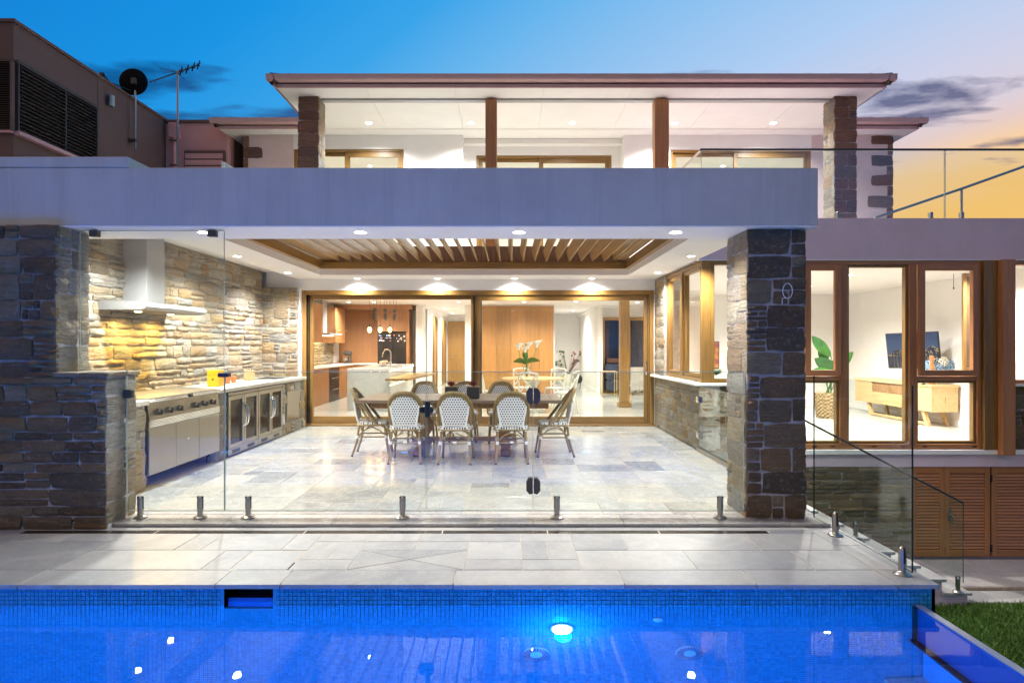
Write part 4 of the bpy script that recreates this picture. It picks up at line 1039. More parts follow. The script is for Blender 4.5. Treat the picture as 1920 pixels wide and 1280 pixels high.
# ================================================================== GLASS FENCES
def gpanel(name, pts, y, label, cat, group=None, th=.012, edge='gedge', parent=None):
    """upright pane from an outline in XZ, at depth y"""
    x0 = sum(p[0] for p in pts)/len(pts); z0 = min(p[1] for p in pts)
    t = thing(name, label, cat, (x0, y, z0), group) if parent is None else parent
    m = MB(); n = len(pts); v = [(p[0], y, p[1]) for p in pts] + [(p[0], y+th, p[1]) for p in pts]
    m.add(v, [list(range(n)), list(range(2*n-1, n-1, -1))], 0)
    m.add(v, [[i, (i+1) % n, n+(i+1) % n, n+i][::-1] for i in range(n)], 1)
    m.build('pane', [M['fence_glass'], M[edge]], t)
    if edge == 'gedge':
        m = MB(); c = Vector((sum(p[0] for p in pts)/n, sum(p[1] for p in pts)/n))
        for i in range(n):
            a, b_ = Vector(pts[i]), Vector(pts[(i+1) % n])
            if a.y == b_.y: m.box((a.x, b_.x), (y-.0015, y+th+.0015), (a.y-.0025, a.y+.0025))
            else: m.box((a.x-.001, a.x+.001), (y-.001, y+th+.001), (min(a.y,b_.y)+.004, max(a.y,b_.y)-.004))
        m.build('polished_edge', M['gedge'], t)  # added pale strips, ceiling light along the pane edges put into colour
    return t
def rect(x0, x1, z0, z1): return [(x0,z0),(x1,z0),(x1,z1),(x0,z1)]
FY = 5.24; gb, gt = .062, 1.247
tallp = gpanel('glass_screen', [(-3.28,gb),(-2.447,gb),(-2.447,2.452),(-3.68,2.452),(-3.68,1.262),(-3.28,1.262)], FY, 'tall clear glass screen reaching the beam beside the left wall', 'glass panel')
for px_, z in ((177, 2.435), (398, 2.435)): bx('glass_clamp', (PX(px_,FY)-.035, PX(px_,FY)+.035), (FY-.022, FY+.034), (z-.035, z+.02), M['darkhw'], tallp, .004)
bx('glass_clamp', (-3.30,-3.23), (FY-.022, FY+.034), (1.06-.035, 1.06+.035), M['darkhw'], tallp, .004)
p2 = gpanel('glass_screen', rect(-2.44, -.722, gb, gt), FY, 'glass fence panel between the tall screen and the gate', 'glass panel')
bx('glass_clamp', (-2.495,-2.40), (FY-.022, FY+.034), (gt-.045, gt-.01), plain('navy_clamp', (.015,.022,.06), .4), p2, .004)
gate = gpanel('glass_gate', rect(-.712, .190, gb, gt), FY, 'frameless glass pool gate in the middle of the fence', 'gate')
def hexplate(x, z, s, side):
    k = .55; w, h = s*.5, s*.62
    return [(x, z-h*.9), (x+side*w*k, z-h), (x+side*w, z-h*k), (x+side*w, z+h*k), (x+side*w*k, z+h), (x, z+h)]
for py_ in (742, 910):
    z = PZ(py_, FY); 
    for sd_, par in ((-1, gate), (1, None)):
        m = MB(); m.prism(hexplate(.195+sd_*.004, z, .11, sd_), 1, FY-.03, FY+.042); hinge = m
        if par: m.build('hinge', M['darkhw'], par)
        else: rest = m if py_ == 742 else (rest, m)
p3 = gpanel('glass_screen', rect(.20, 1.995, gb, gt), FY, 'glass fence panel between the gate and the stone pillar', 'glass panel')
for m in rest: m.build('hinge', M['darkhw'], p3)
m = MB(); m.box((-.775,-.655), (FY-.05, FY+.05), (PZ(767,FY)-.03, PZ(767,FY)+.035), 0, .012); m.lathe([(.022,-.06),(.024,.075)], (-.70, FY-.06, PZ(767,FY)), 12); m.build('latch', M['black'], gate)
# side fence on the deck edge: pane along Y
def gpaney(x, pts, label, cat='glass panel', th=.012, edge='gedge_dark', name='glass_screen'):
    t = thing(name, label, cat, (x, sum(p[0] for p in pts)/len(pts), min(p[1] for p in pts)))
    n = len(pts); v = [(x, p[0], p[1]) for p in pts] + [(x+th, p[0], p[1]) for p in pts]; m = MB()
    m.add(v, [list(range(n))[::-1], list(range(n, 2*n))], 0); m.add(v, [[i, (i+1) % n, n+(i+1) % n, n+i] for i in range(n)], 1)
    m.build('pane', [M['fence_glass'], M[edge]], t); return t
gpaney(2.57, [(3.93,.018),(5.205,.018),(5.205,1.215),(3.93,1.215)], 'glass fence panel along the right edge of the deck')
# small gate between pillar and low wall
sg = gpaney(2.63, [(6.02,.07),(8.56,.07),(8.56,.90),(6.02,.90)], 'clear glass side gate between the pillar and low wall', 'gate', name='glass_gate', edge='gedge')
for z in (.23,.72): bx('hinge', (2.60,2.668), (8.50,8.60), (z-.045,z+.045), M['chrome'], sg, .006)
bx('latch', (2.60,2.665), (6.55,6.64), (.42,.54), M['steel'], sg, .006)
bx('threshold', (2.61,2.662), (5.72,8.6), (.0015,.055), M['steel_dark'], sg)
# raking stair glass
SYg = 7.19
def spt(px_, py_): return (PX(px_, SYg), PZ(py_, SYg))
sp = gpanel('glass_screen', [spt(1505,935), spt(1807,1092), spt(1807,942), spt(1505,785)], SYg, 'raking glass balustrade with dark top edge beside the stairs', 'glass panel', edge='gedge_dark', th=.016)
a, c = spt(1500,783), spt(1807,943)
m = MB(); m.tube([(a[0], SYg+.008, a[1]), (c[0], SYg+.008, c[1])], .012, 8); m.build('top_rail', M['black'], sp)

# spigots
def make_spigot(mat='steel'):
    t = thing('glass_spigot', 'x', 'spigot')
    m = MB(); m.lathe([(.055,0),(.056,.006),(.048,.013),(.03,.02),(.024,.026)], seg=14); m.build('flange', M[mat], t)
    m = MB(); m.lathe([(.024,.022),(.024,.15),(.022,.168),(.014,.18),(.004,.184)], seg=14); m.build('post', M[mat], t)
    m = MB(); m.box((-.007,.007), (-.025,.025), (.075,.1845)); m.build('slot', M['black'], t)
    m = MB()
    for z in (.105,.145): m.lathe([(.005,0),(.005,.003)], (0,-.0235,z), 8, 0, 1)
    m.build('bolts', M['black'], t)
    return t
sp0 = make_spigot(); spots = []
for k, px_ in enumerate((264, 376, 466, 755, 1044, 1350)):
    spots.append(((PX(px_,5.25), 5.246, 0.001), 90, 'steel spigot holding the front glass fence, %s from left' % ORD[k], 'spigots of the front fence'))
spots += [((2.576, 4.03, DZ+.001), 0, 'large steel spigot at the near right corner of the deck', 'spigots of the deck side fence'), ((2.576, 4.86, DZ+.001), 0, 'steel spigot on the deck edge near the stone pillar', 'spigots of the deck side fence')]
for k, i in enumerate((-1, 1, 5)):
    spots.append(((3.91+.3*i-.16, 7.197, -.62-.16*i+.001), 90, 'spigot of the stair glass, %s' % ('uppermost','on a middle tread','lowest by the path')[k], 'spigots of the stair glass'))
for k, (loc, rz, lab, grp) in enumerate(spots):
    o = sp0 if k == 0 else copy_tree(sp0)
    o.matrix_basis = Matrix.Translation(loc) @ Matrix.Rotation(R(rz), 4, 'Z'); tag(o, lab, 'spigot', grp)

# roof terrace balustrade on the right wing
BY = 8.72; rz_ = PZ(280.5, BY); bz = 3.275
bal = gpanel('glass_balustrade', rect(2.715, PX(1771,BY), bz, rz_-.012), BY, 'glass balustrade with thin top rail on the right roof terrace', 'balustrade', edge='gedge')
gpanel('glass_screen', rect(PX(1773,BY), 9.8, bz, rz_-.012), BY, '', '', parent=bal)
m = MB(); m.box((2.70, 9.8), (BY-.014, BY+.026), (rz_-.012, rz_+.012), 0, .004); m.build('top_rail', M['charcoal'], bal)
m = MB(); m.box((2.70, 2.735), (BY+.03, 11.24), (rz_-.012, rz_+.012), 0, .004); m.build('return_rail', M['steel'], bal)
m = MB(); m.add([(2.716,BY+.02,2.96),(2.716,11.24,2.96),(2.716,11.24,rz_-.013),(2.716,BY+.02,rz_-.013)], [(0,1,2,3)]); m.build('return_pane', M['fence_glass'], bal)
for px_ in (1571, 1745, 1803): bx('clamp', (PX(px_,BY)-.02, PX(px_,BY)+.02), (BY-.03, BY+.04), (bz-.01, bz+.09), M['steel_dark'], bal, .006)
hr = thing('handrail', 'slanting steel handrail on a post behind the roof glass', 'handrail', (7.6, 10.2, 3.26))
Yh = 10.0; m = MB(); m.tube([(PX(1640,Yh),Yh,PZ(409,Yh)), (PX(1803,Yh),Yh,PZ(354,Yh)), (PX(1960,Yh),Yh,PZ(298,Yh))], .022, 10); m.build('rail', M['steel'], hr)
m = MB(); m.tube([(PX(1803,Yh),Yh,3.257), (PX(1803,Yh),Yh,PZ(355,Yh))], .018, 10); m.lathe([(.05,3.2565),(.045,3.275),(.02,3.30)], (PX(1803,Yh),Yh,0), 12); m.build('post', M['steel_dark'], hr)
# frosted privacy screen behind the beam on the left
fr_ = glass('frosted_green', (.72,.86,.80)); m_f, nt, b = newmat('frosted_screen'); b.inputs['Base Color'].default_value = (.42,.55,.50,1); b.inputs['Roughness'].default_value = .35
ps = thing('privacy_screen', 'frosted green glass screen standing on the left roof', 'screen', (-3.48, 7.5, 3))
xq = PX(385, 7.0); bx('pane', (xq, xq+.01), (7.43, 8.6), (3.0, PZ(285,7.0)), m_f, ps); bx('frame_post', (xq-.01, xq+.02), (7.405, 7.429), (3.0, PZ(285,7.0)+.01), M['rim'], ps); bx('top_rail', (xq-.005, xq+.015), (7.43, 8.6), (PZ(285,7.0)+.0005, PZ(285,7.0)+.015), M['rim'], ps)

# ================================================================== DISH AND ANTENNA
dsh = thing('satellite_dish', 'black satellite dish on a pole fixed to the brown building', 'satellite dish', (-7.3, 12.2, 3.6))
Yd = 12.0; dx, _, dz = P(247, 151, Yd)
prof = [(0.0001,0), (.06,.004), (.12,.016), (.18,.036), (.225,.057), (.255,.075), (.262,.078), (.256,.07), (.18,.028), (.0001,-.01)]
me_ = MB().lathe(prof, seg=28).mesh('reflector', plain('matt_black_dish', (.006,.006,.007), .9, spec=.1, nz=.1))
Td = Matrix.Translation((dx, Yd, dz)) @ Matrix.Rotation(R(10), 4, 'Z') @ Matrix.Rotation(R(-88), 4, 'X')
link('reflector', me_, dsh, Td)
px3 = PX(253, Yd+.05)
m = MB(); m.tube([(px3, Yd+.06, PZ(278,Yd)), (px3, Yd+.06, PZ(155,Yd))], .02, 10); m.build('pole', M['steel'], dsh)
m = MB(); m.tube([(dx-.02,Yd,dz-.2),(PX(222,Yd),Yd-.25,PZ(165,Yd)),(PX(213,Yd),Yd-.3,PZ(153,Yd))], .012, 8); m.box((PX(211,Yd)-.03,PX(211,Yd)+.04),(Yd-.35,Yd-.28),(PZ(156,Yd)-.02,PZ(152,Yd)+.02),0,.008); m.build('feed_arm', M['black'], dsh)
bx('bracket', (px3-.05, px3+.05), (Yd-.02, Yd+.1), (dz-.07, dz+.05), M['darkhw'], dsh, .01); bx('wall_bracket', (NX+.001, px3+.02), (Yd+.03, Yd+.09), (PZ(262,Yd)-.03, PZ(262,Yd)+.03), M['darkhw'], dsh)
at = thing('antenna', 'black television antenna on a tall mast left of the house', 'antenna', (PX(333,12.8), 12.8, 3.4))
Ya = 12.95; m = MB(); m.tube([(PX(333,Ya),Ya,PZ(312,Ya)),(PX(333,Ya),Ya,PZ(133,Ya))], .022, 8); m.build('mast', M['steel_dark'], at)
a, c = Vector(P(282,154,Ya-.3)), Vector(P(373,122,Ya+.3)); m = MB(); m.tube([a, c], .012, 6); m.build('boom', M['black'], at)
dirv = (c-a).normalized(); side = dirv.cross(Vector((0,0,1))).normalized()
for k in range(17):
    p = a + (c-a)*(k/16); ln = .06 + .10*(k/16) if k < 9 else .16; m = MB(); m.tube([p - side*ln, p + side*ln], .0055, 5); m.build('director', M['black'], at)
for t_ in (.62,.75,.88,.99):
    p = a + (c-a)*t_; m = MB(); up = Vector((0,0,1)); m.tube([p-up*.06-side*.1, p, p+up*.06-side*.1], .012, 5); m.tube([p-up*.06+side*.1, p, p+up*.06+side*.1], .012, 5); m.build('bow_element', M['black'], at)
for s in (-1, 1):
    p = Vector(P(331,134,Ya)); m = MB(); m.tube([p + Vector((-.32,s*.1,.02)), p + Vector((-.02,0,.0))], .006, 5); m.tube([p + Vector((.02,0,-.02)), p + Vector((.12,s*.1,-.14))], .006, 5); m.build('reflector_rod', M['black'], at)

# ================================================================== OUTDOOR KITCHEN
ct = thing('benchtop', 'pale stone benchtop of the outdoor kitchen', 'benchtop', (-4.1, 8.4, .86))
M['bench'] = plain('pale_stone_top', (.66,.62,.55), .3, nz=.04, scale=12)
for y0, y1 in ((5.41, 6.27), (7.82, 11.11)): bx('slab', (-4.485, -3.69), (y0, y1), (.864, .915), M['bench'], ct, .004)
bx('slab', (-4.485, -4.30), (6.2705, 7.8195), (.864, .915), M['bench'], ct, .004)
sk = bx('sink', (-4.32,-3.86), (10.15, 10.85), (.9155, .919), M['steel_dark'], ct, .002); bx('sink_bowl', (-4.28,-3.90), (10.19,10.81), (.9192,.9200), M['black'], sk)
# barbecue
bq = thing('barbecue', 'long stainless barbecue with six knobs and three doors', 'barbecue', (-4.0, 7.05, 0))
y0, y1 = 6.285, 7.805; fxx = -3.70
bx('body', (-4.29, fxx-.03), (y0, y1), (.13, .70), M['steel_dark'], bq)
for k in range(3):
    a, c = y0 + k*(y1-y0)/3, y0 + (k+1)*(y1-y0)/3
    d = bx('door', (fxx-.029, fxx), (a+.004, c-.004), (.135, .615), M['steel'], bq, .006)
    if k == 1: bx('badge', (fxx+.0005, fxx+.004), (7.02, 7.07), (.40,.412), M['chrome'], d)
m = MB()
for k in range(5): m.tube([(fxx-.005, y0+.005, .632+.016*k), (fxx-.005, y1-.005, .632+.016*k)], .009, 8)
m.build('vent_rail', M['chrome'], bq)
m = MB(); m.prism([(-4.29,.705),(fxx+.0,.705),(fxx-.02,.86),(fxx-.02,.885),(-4.29,.885)], 1, y0, y1); m.build('control_panel', M['steel'], bq)
m = MB()
for k in range(2): m.tube([(fxx+.0, y0-.005, .893+.017*k), (fxx+.0, y1+.005, .893+.017*k)], .009, 8)
m.build('lid_rail', M['chrome'], bq)
m = MB(); m.prism([(-4.29,.89),(fxx-.012,.89),(fxx-.03,.925),(-4.1,.95),(-4.29,.95)], 1, y0+.01, y1-.01); m.build('lid', M['steel'], bq)
bx('lid_catch', (fxx-.01, fxx+.025), (7.05, 7.11), (.88,.925), M['black'], bq, .006)
for yk in (6.44, 6.64, 6.85, 7.20, 7.40, 7.61):
    z = .775; kx = fxx-.008; kb = MB(); kb.lathe([(.036,0),(.034,.008),(.02,.012),(.022,.04),(.014,.044)], (kx, yk, z), 14, 0, 0); o = kb.build('knob', M['darkhw'], bq)
    MB().box((kx+.012, kx+.056), (yk-.006, yk+.006), (z-.028, z+.028), 0, .003).build('grip', M['black'], o)
for yk in (6.36, 7.72):
    for xk in (-4.2, -3.80):
        m = MB(); m.lathe([(.045,-.012),(.048,0),(.045,.012)], (xk, yk, .0485), 14, 0, 0); m.box((xk-.02,xk+.02), (yk-.012,yk+.012), (.07,.13)); m.build('castor', M['black'], bq)
# bar fridges
def fridge(y0, y1, label):
    t = thing('bar_fridge', label, 'fridge', (-4.0, (y0+y1)/2, 0), 'stainless bar fridges under the bench')
    fx = -3.705
    m = MB(); m.box((-4.30,-4.28), (y0,y1), (.02,.83)); m.box((-4.28,fx-.05), (y0,y0+.02), (.02,.83)); m.box((-4.28,fx-.05), (y1-.02,y1), (.02,.83)); m.box((-4.28,fx-.05), (y0+.02,y1-.02), (.81,.83)); m.box((-4.28,fx-.05), (y0+.02,y1-.02), (.02,.12)); m.build('cabinet', M['steel_dark'], t)
    bx('shelf', (-4.27, fx-.07), (y0+.03, y1-.03), (.42,.428), M['chrome'], t)
    bx('kick_grille', (fx-.05, fx-.005), (y0+.005, y1-.005), (.015,.10), M['steel'], t, .004)
    for q in (.12,.62): bx('grille', (fx-.006, fx-.003), (y0+(y1-y0)*q, y0+(y1-y0)*(q+.24)), (.035,.08), M['black'], t)
    bx('light_strip', (fx-.05, fx-.004), (y0+.005, y1-.005), (.805,.85), M['steel_dark'], t, .006)
    ym = (y0+y1)/2
    for a, c, hy in ((y0+.005, ym-.003, ym-.04), (ym+.003, y1-.005, ym+.04)):
        d = framey('door', a, c, fx-.048, fx, .105, .80, .055, [M['steel'], M['steel']], t); paney(fx-.02, a+.05, c-.05, .155, .75, d)
        m = MB(); m.tube([(fx+.0,hy,.36),(fx+.035,hy,.40),(fx+.05,hy,.52),(fx+.035,hy,.64),(fx+.0,hy,.68)], .011, 8); m.build('handle', M['chrome'], d)
    r = random.Random(int(y0*10))
    for k in range(7):
        yb = y0+.1+k*(y1-y0-.2)/6; m = MB(); h = r.uniform(.16,.24); rr = .026
        m.lathe([(rr,0),(rr,h*.6),(rr*.4,h*.8),(rr*.4,h)], (-4.05+r.uniform(-.08,.1), yb, .121 if k % 2 else .429), 10); m.build('bottle', plain('bottle_%d_%d' % (int(y0), k), r.choice(((.03,.12,.04),(.25,.10,.02),(.35,.33,.3),(.08,.03,.02))), .15), t)
fridge(8.065, 9.02, 'stainless bar fridge with two glass doors, next to the barbecue'); fridge(9.025, 9.975, 'stainless bar fridge with two glass doors, nearer the sliding doors')
ad = thing('access_door', 'small flat steel access door set in the bench stone', 'door', (-3.72, 10.5, .3))
framey('frame', 10.17, 10.79, -3.73, -3.712, .19, .73, .02, [M['steel_dark'], M['steel_dark']], ad); bx('leaf', (-3.728,-3.708), (10.195,10.765), (.215,.705), M['steel'], ad, .004)
# range hood
rh = thing('range_hood', 'large stainless range hood over the barbecue', 'range hood', (-4.3, 7.3, 1.86))
bx('chimney', (-4.495,-4.21), (7.10, 7.47), (1.965, 2.70), M['hoodsteel'], rh, .005); bx('chimney', (-4.495,-4.216), (7.106, 7.464), (2.701, 2.82), M['hoodsteel'], rh, .002)
m = MB(); cp = [(-4.495,1.865),(-4.02,1.865),(-3.975,1.875),(-3.955,1.90),(-3.965,1.93),(-4.00,1.945),(-4.20,1.96),(-4.495,1.96)]
m.prism(cp, 1, 6.67, 7.98); m.build('canopy', M['hoodsteel'], rh)
bx('filter', (-4.42,-4.05), (6.80,7.85), (1.858,1.8645), M['steel_dark'], rh)
for yk in (6.95, 7.62): 
    m = MB(); m.lathe([(.035,0),(.035,.006)], (-4.22,yk,1.851), 14); m.build('hood_lens', emit('hood_lens', (1,.75,.35), 25), rh)
    lamp('hood_bulb', (-4.22,yk,1.83), 75, (1.0,.62,.16), rh, 'SPOT', .03, 160, .6)

# things on the bench
ymat = plain('yellow_enamel', (.62,.31,.012), .4, nz=.03)
yc = thing('yellow_canister', 'yellow square canister with round holes on the bench', 'canister', (-4.1, 8.25, .916))
Yc = 8.28; xc0, xc1 = PX(388,Yc), PX(410,Yc)
bx('body', (xc0, xc1), (Yc, Yc+.15), (.9165, PZ(694,Yc)), ymat, yc, .005)
for (px_, py_, rr) in ((399,711,.016), (393,704,.006), (401,703,.006), (405,698,.005)):
    x, _, z = P(px_, py_, Yc); m = MB(); m.lathe([(rr,0),(rr,.003)], (x, Yc, z), 12, 0, 1); m.build('hole', M['charcoal'], yc)
ter = plain('terracotta', (.48,.16,.055), .7, nz=.06)
for k, (px_, Yp) in enumerate(((414, 8.75), (427, 8.95), (438, 9.12))):
    x = PX(px_, Yp); t = thing('terracotta_pot', 'small terracotta pot on the bench, %s from the yellow canister' % ORD[k], 'pot', (x, Yp, .916), 'terracotta pots on the bench')
    m = MB(); m.lathe([(.028,0),(.040,.075),(.046,.076),(.046,.098),(.038,.098),(.034,.04)], (x,Yp,.9165), 16); m.build('body', ter, t)
wb_ = thing('wooden_box', 'small wooden box with utensils at the back of the bench', 'box', (-4.25, 9.9, .916))
Yw = 9.75; bx('body', (PX(457,Yw), PX(472,Yw)), (Yw, Yw+.12), (.9165, PZ(694,Yw)), M['oak'], wb_, .004)
for k, dx_ in enumerate((.03,.06,.09)): m = MB(); m.tube([(PX(457,Yw)+dx_, Yw+.06, 1.0), (PX(457,Yw)+dx_+.02*(k-1), Yw+.06, 1.12+.02*k)], .004, 6); m.build('utensil', M['darkhw'], wb_)

# white cable loop on the pillar
cl_ = thing('cable_loop', 'white cable loop hanging on the stone pillar', 'cable', P(1478, 545, 5.17))
x, _, z = P(1478, 545, 5.17); m = MB(); m.tube([(x + .040*math.cos(t_*.37-2.2), 5.178 + .0005*t_, z + .064*math.sin(t_*.37-2.2)) for t_ in range(19)] + [(x-.042,5.188,z-.06),(x-.044,5.188,z-.11)], .0035, 6); m.build('cable', M['rim'], cl_)

# ================================================================== DINING SET
m_w, nt, b = newmat('woven_white_black')
def weave(name, ax):
    m, nt, b = newmat(name); v = objco(nt, (1,1,1), False); sp_ = N(nt, 'ShaderNodeSeparateXYZ'); L(nt, v, sp_.inputs[0])
    pu, pv = 31.0, 33.0
    U = mth(nt, 'MULTIPLY', sp_.outputs[0], pu); V = mth(nt, 'MULTIPLY', sp_.outputs[ax], pv*1.0)
    row = mth(nt, 'FLOOR', V); U2 = mth(nt, 'ADD', U, mth(nt, 'MULTIPLY', mth(nt, 'MODULO', mth(nt,'ABSOLUTE',row), 2.0), .5))
    fu = mth(nt, 'SUBTRACT', mth(nt, 'FRACT', mth(nt,'ADD',U2,100.0)), .5); fv = mth(nt, 'SUBTRACT', mth(nt, 'FRACT', mth(nt,'ADD',V,100.0)), .5)
    d = mth(nt, 'SQRT', mth(nt, 'ADD', mth(nt, 'MULTIPLY', fu, fu), mth(nt, 'MULTIPLY', fv, fv)))
    k = mth(nt, 'MULTIPLY', mth(nt, 'SUBTRACT', .37, d), 9.0, True)
    L(nt, mix(nt, k, (.74,.74,.76), (.015,.015,.018)), b.inputs['Base Color']); b.inputs['Roughness'].default_value = .45
    bump(nt, b, mth(nt, 'SUBTRACT', 1.0, k), .4, .003); return m
M['weave_z'] = weave('woven_back', 2); M['weave_y'] = weave('woven_seat', 1); M['wrap'] = plain('white_wrap', (.74,.74,.76), .4, nz=.02)
def make_chair():
    t = thing('bistro_chair', 'x', 'chair'); cn = M['cane']
    # seat, slightly domed
    m = MB(); n = 8
    def so(a): 
        s = abs(math.cos(a))**.55*math.copysign(1, math.cos(a)); q = abs(math.sin(a))**.55*math.copysign(1, math.sin(a)); return .215*s, .205*q
    ringp = [so(2*math.pi*k/24) for k in range(24)]
    v = [(0,0,.468)] + [(p[0]*.6,p[1]*.6,.464) for p in ringp] + [(p[0],p[1],.455) for p in ringp] + [(p[0]*1.01,p[1]*1.01,.425) for p in ringp]
    f = [(0,1+k,1+(k+1)%24) for k in range(24)] + [(1+k,25+k,25+(k+1)%24,1+(k+1)%24) for k in range(24)] + [(25+k,49+k,49+(k+1)%24,25+(k+1)%24) for k in range(24)] + [list(range(49,73))[::-1]]
    m.add(v, f, 0, True); m.build('seat', M['weave_y'], t)
    m = MB(); m.tube([(p[0]*1.02,p[1]*1.02,.418) for p in ringp] + [(ringp[0][0]*1.02, ringp[0][1]*1.02,.418)], .012, 6); m.build('seat_rail', cn, t)
    # hoop back: slanted from the seat sides up and back
    def hoop(w, zt, y0, yt, k0=0):
        pts = []
        for k in range(25):
            a = math.pi*k/24; c_, s_ = math.cos(a), math.sin(a)
            x = w*(abs(c_)**.62)*math.copysign(1,c_) if abs(c_) > 1e-6 else 0
            h = s_**.9; z = .44 + (zt-.44)*h; pts.append((x*(.90+.14*h if h < .75 else 1.0), y0+(yt-y0)*h, z))
        return pts
    m = MB(); m.tube(hoop(.238,.89,.06,-.29), .020, 8); m.build('back_hoop', cn, t)
    m = MB(); m.tube(hoop(.205,.858,-.02,-.275), .014, 8); m.build('back_hoop', cn, t)
    # woven back panel
    m = MB(); rows = 12; v = []
    def halfw(q): return .128 + .042*min(1, q/.55) if q < .62 else .17*math.sqrt(max(0, 1-((q-.62)/.41)**2))
    for j in range(rows+1):
        q = j/rows; w = max(.045, halfw(q)); z = .475 + .365*q; y = -.195 - .060*q
        for i in range(7): s = i/6*2-1; v.append((s*w, y - .018*(1-s*s), z))
    f = [(j*7+i, j*7+i+1, (j+1)*7+i+1, (j+1)*7+i) for j in range(rows) for i in range(6)]
    v2 = [(p[0],p[1]+.012,p[2]) for p in v]; nn = len(v); m.add(v+v2, f + [tuple(nn+q for q in g_[::-1]) for g_ in f], 0, True); m.build('backrest', M['weave_z'], t)
    m = MB()
    for s in (-1,1): m.tube([(s*.135,-.192,.455),(s*.152,-.212,.56),(s*.172,-.228,.67),(s*.176,-.235,.72)], .013, 6)
    m.build('side_wrap', M['wrap'], t)
    # legs
    for sx in (-1,1):
        for sy in (-1,1):
            m = MB(); m.tube([(sx*.165,sy*.165,.44),(sx*.185,sy*.195,.20),(sx*.20,sy*(.225 if sy > 0 else .255),.012)], .0155, 8); l = m.build('leg', cn, t)
            m = MB(); m.tube([(sx*.20,sy*(.225 if sy > 0 else .255),.014),(sx*.2005,sy*(.226 if sy > 0 else .256),.001)], .0165, 8); m.build('foot_cap', M['black'], l)
            m = MB(); m.tube([(sx*.178,sy*.185,.275),(sx*.181,sy*.189,.235)], .0195, 8); m.tube([(sx*.167,sy*.168,.435),(sx*.170,sy*.172,.40)], .0195, 8); m.build('wrap', M['wrap'], l)
    # stretchers and curved braces
    m = MB()
    for s in (-1,1):
        m.tube([(-.18,s*.186,.255),(.18,s*.186,.255)], .010, 6); m.tube([(s*.18,-.186,.255),(s*.18,.186,.255)], .010, 6)
        m.tube([(-.178,s*.184,.27),(-.10,s*.19,.345),(0,s*.195,.39),(.10,s*.19,.345),(.178,s*.184,.27)], .009, 6)
        m.tube([(s*.178,-.184,.27),(s*.186,-.10,.345),(s*.19,0,.39),(s*.186,.10,.345),(s*.178,.184,.27)], .009, 6)
    m.build('stretcher', cn, t)
    m = MB()
    for s in (-1,1): m.tube([(-.022,s*.188,.262),(.022,s*.188,.262)], .0145, 6); m.tube([(-.02,s*.195,.39),(.02,s*.195,.39)], .0145, 6)
    m.build('wrap', M['wrap'], t)
    return t
ch0 = make_chair()
TXc, TYc = -.70, 8.66
chairs = [((-1.32,7.86),1,'near side of the outdoor table, left of the three'), ((-.69,7.83),-1,'near side of the outdoor table, middle of the three'), ((.01,7.85),2,'near side of the outdoor table, right of the three'),
          ((-1.36,9.52),181,'far side of the outdoor table, left one'), ((-.72,9.54),179,'far side of the outdoor table behind the planters'), ((-.13,9.50),183,'far side of the outdoor table, right one'),
          ((-1.86,8.36),-86,'left end of the outdoor table'), ((.58,8.30),92,'right end of the outdoor table')]
for k, ((x, y), rz, lab) in enumerate(chairs):
    o = ch0 if k == 0 else copy_tree(ch0); o.matrix_basis = Matrix.Translation((x, y, .001)) @ Matrix.Rotation(R(rz), 4, 'Z')
    tag(o, 'woven bistro chair at the ' + lab, 'chair', 'bistro chairs around the outdoor table')
tb = thing('dining_table', 'long weathered timber outdoor dining table on turned pedestals', 'table', (TXc, TYc, 0))
x0, x1, y0, y1 = -2.06, .69, 8.10, 9.24
nbd = 6
for k in range(nbd): bx('tabletop_board', (x0+.14, x1-.14), (y0+k*(y1-y0)/nbd+.0015, y0+(k+1)*(y1-y0)/nbd-.0015), (.708,.75), M['table'], tb, .003)
for a, c in ((x0, x0+.138), (x1-.138, x1)): bx('end_board', (a, c), (y0, y1), (.706,.751), M['table'], tb, .004)
m = MB(); m.box((x0+.18,x1-.18), (y0+.10,y0+.13), (.63,.707)); m.box((x0+.18,x1-.18), (y1-.13,y1-.10), (.63,.707)); m.build('apron', M['pedestal'], tb)
for xp in (-1.24, -.06):
    bx('foot', (xp-.07, xp+.07), (8.12, 9.2), (.002,.09), M['pedestal'], tb, .02); bx('bearer', (xp-.06, xp+.06), (8.18, 9.15), (.64,.706), M['pedestal'], tb, .01)
    m = MB(); m.lathe([(.13,.09),(.15,.13),(.15,.17),(.09,.20),(.10,.23),(.155,.31),(.16,.37),(.11,.45),(.08,.50),(.10,.54),(.13,.58),(.13,.64)], (xp, TYc, 0), 16); m.build('pedestal', M['pedestal'], tb)
bx('stretcher', (-1.17, -.13), (TYc-.04, TYc+.04), (.13,.19), M['pedestal'], tb, .006)
red = plain('red_succulent', (.22,.035,.03), .5, nz=.2, scale=30)
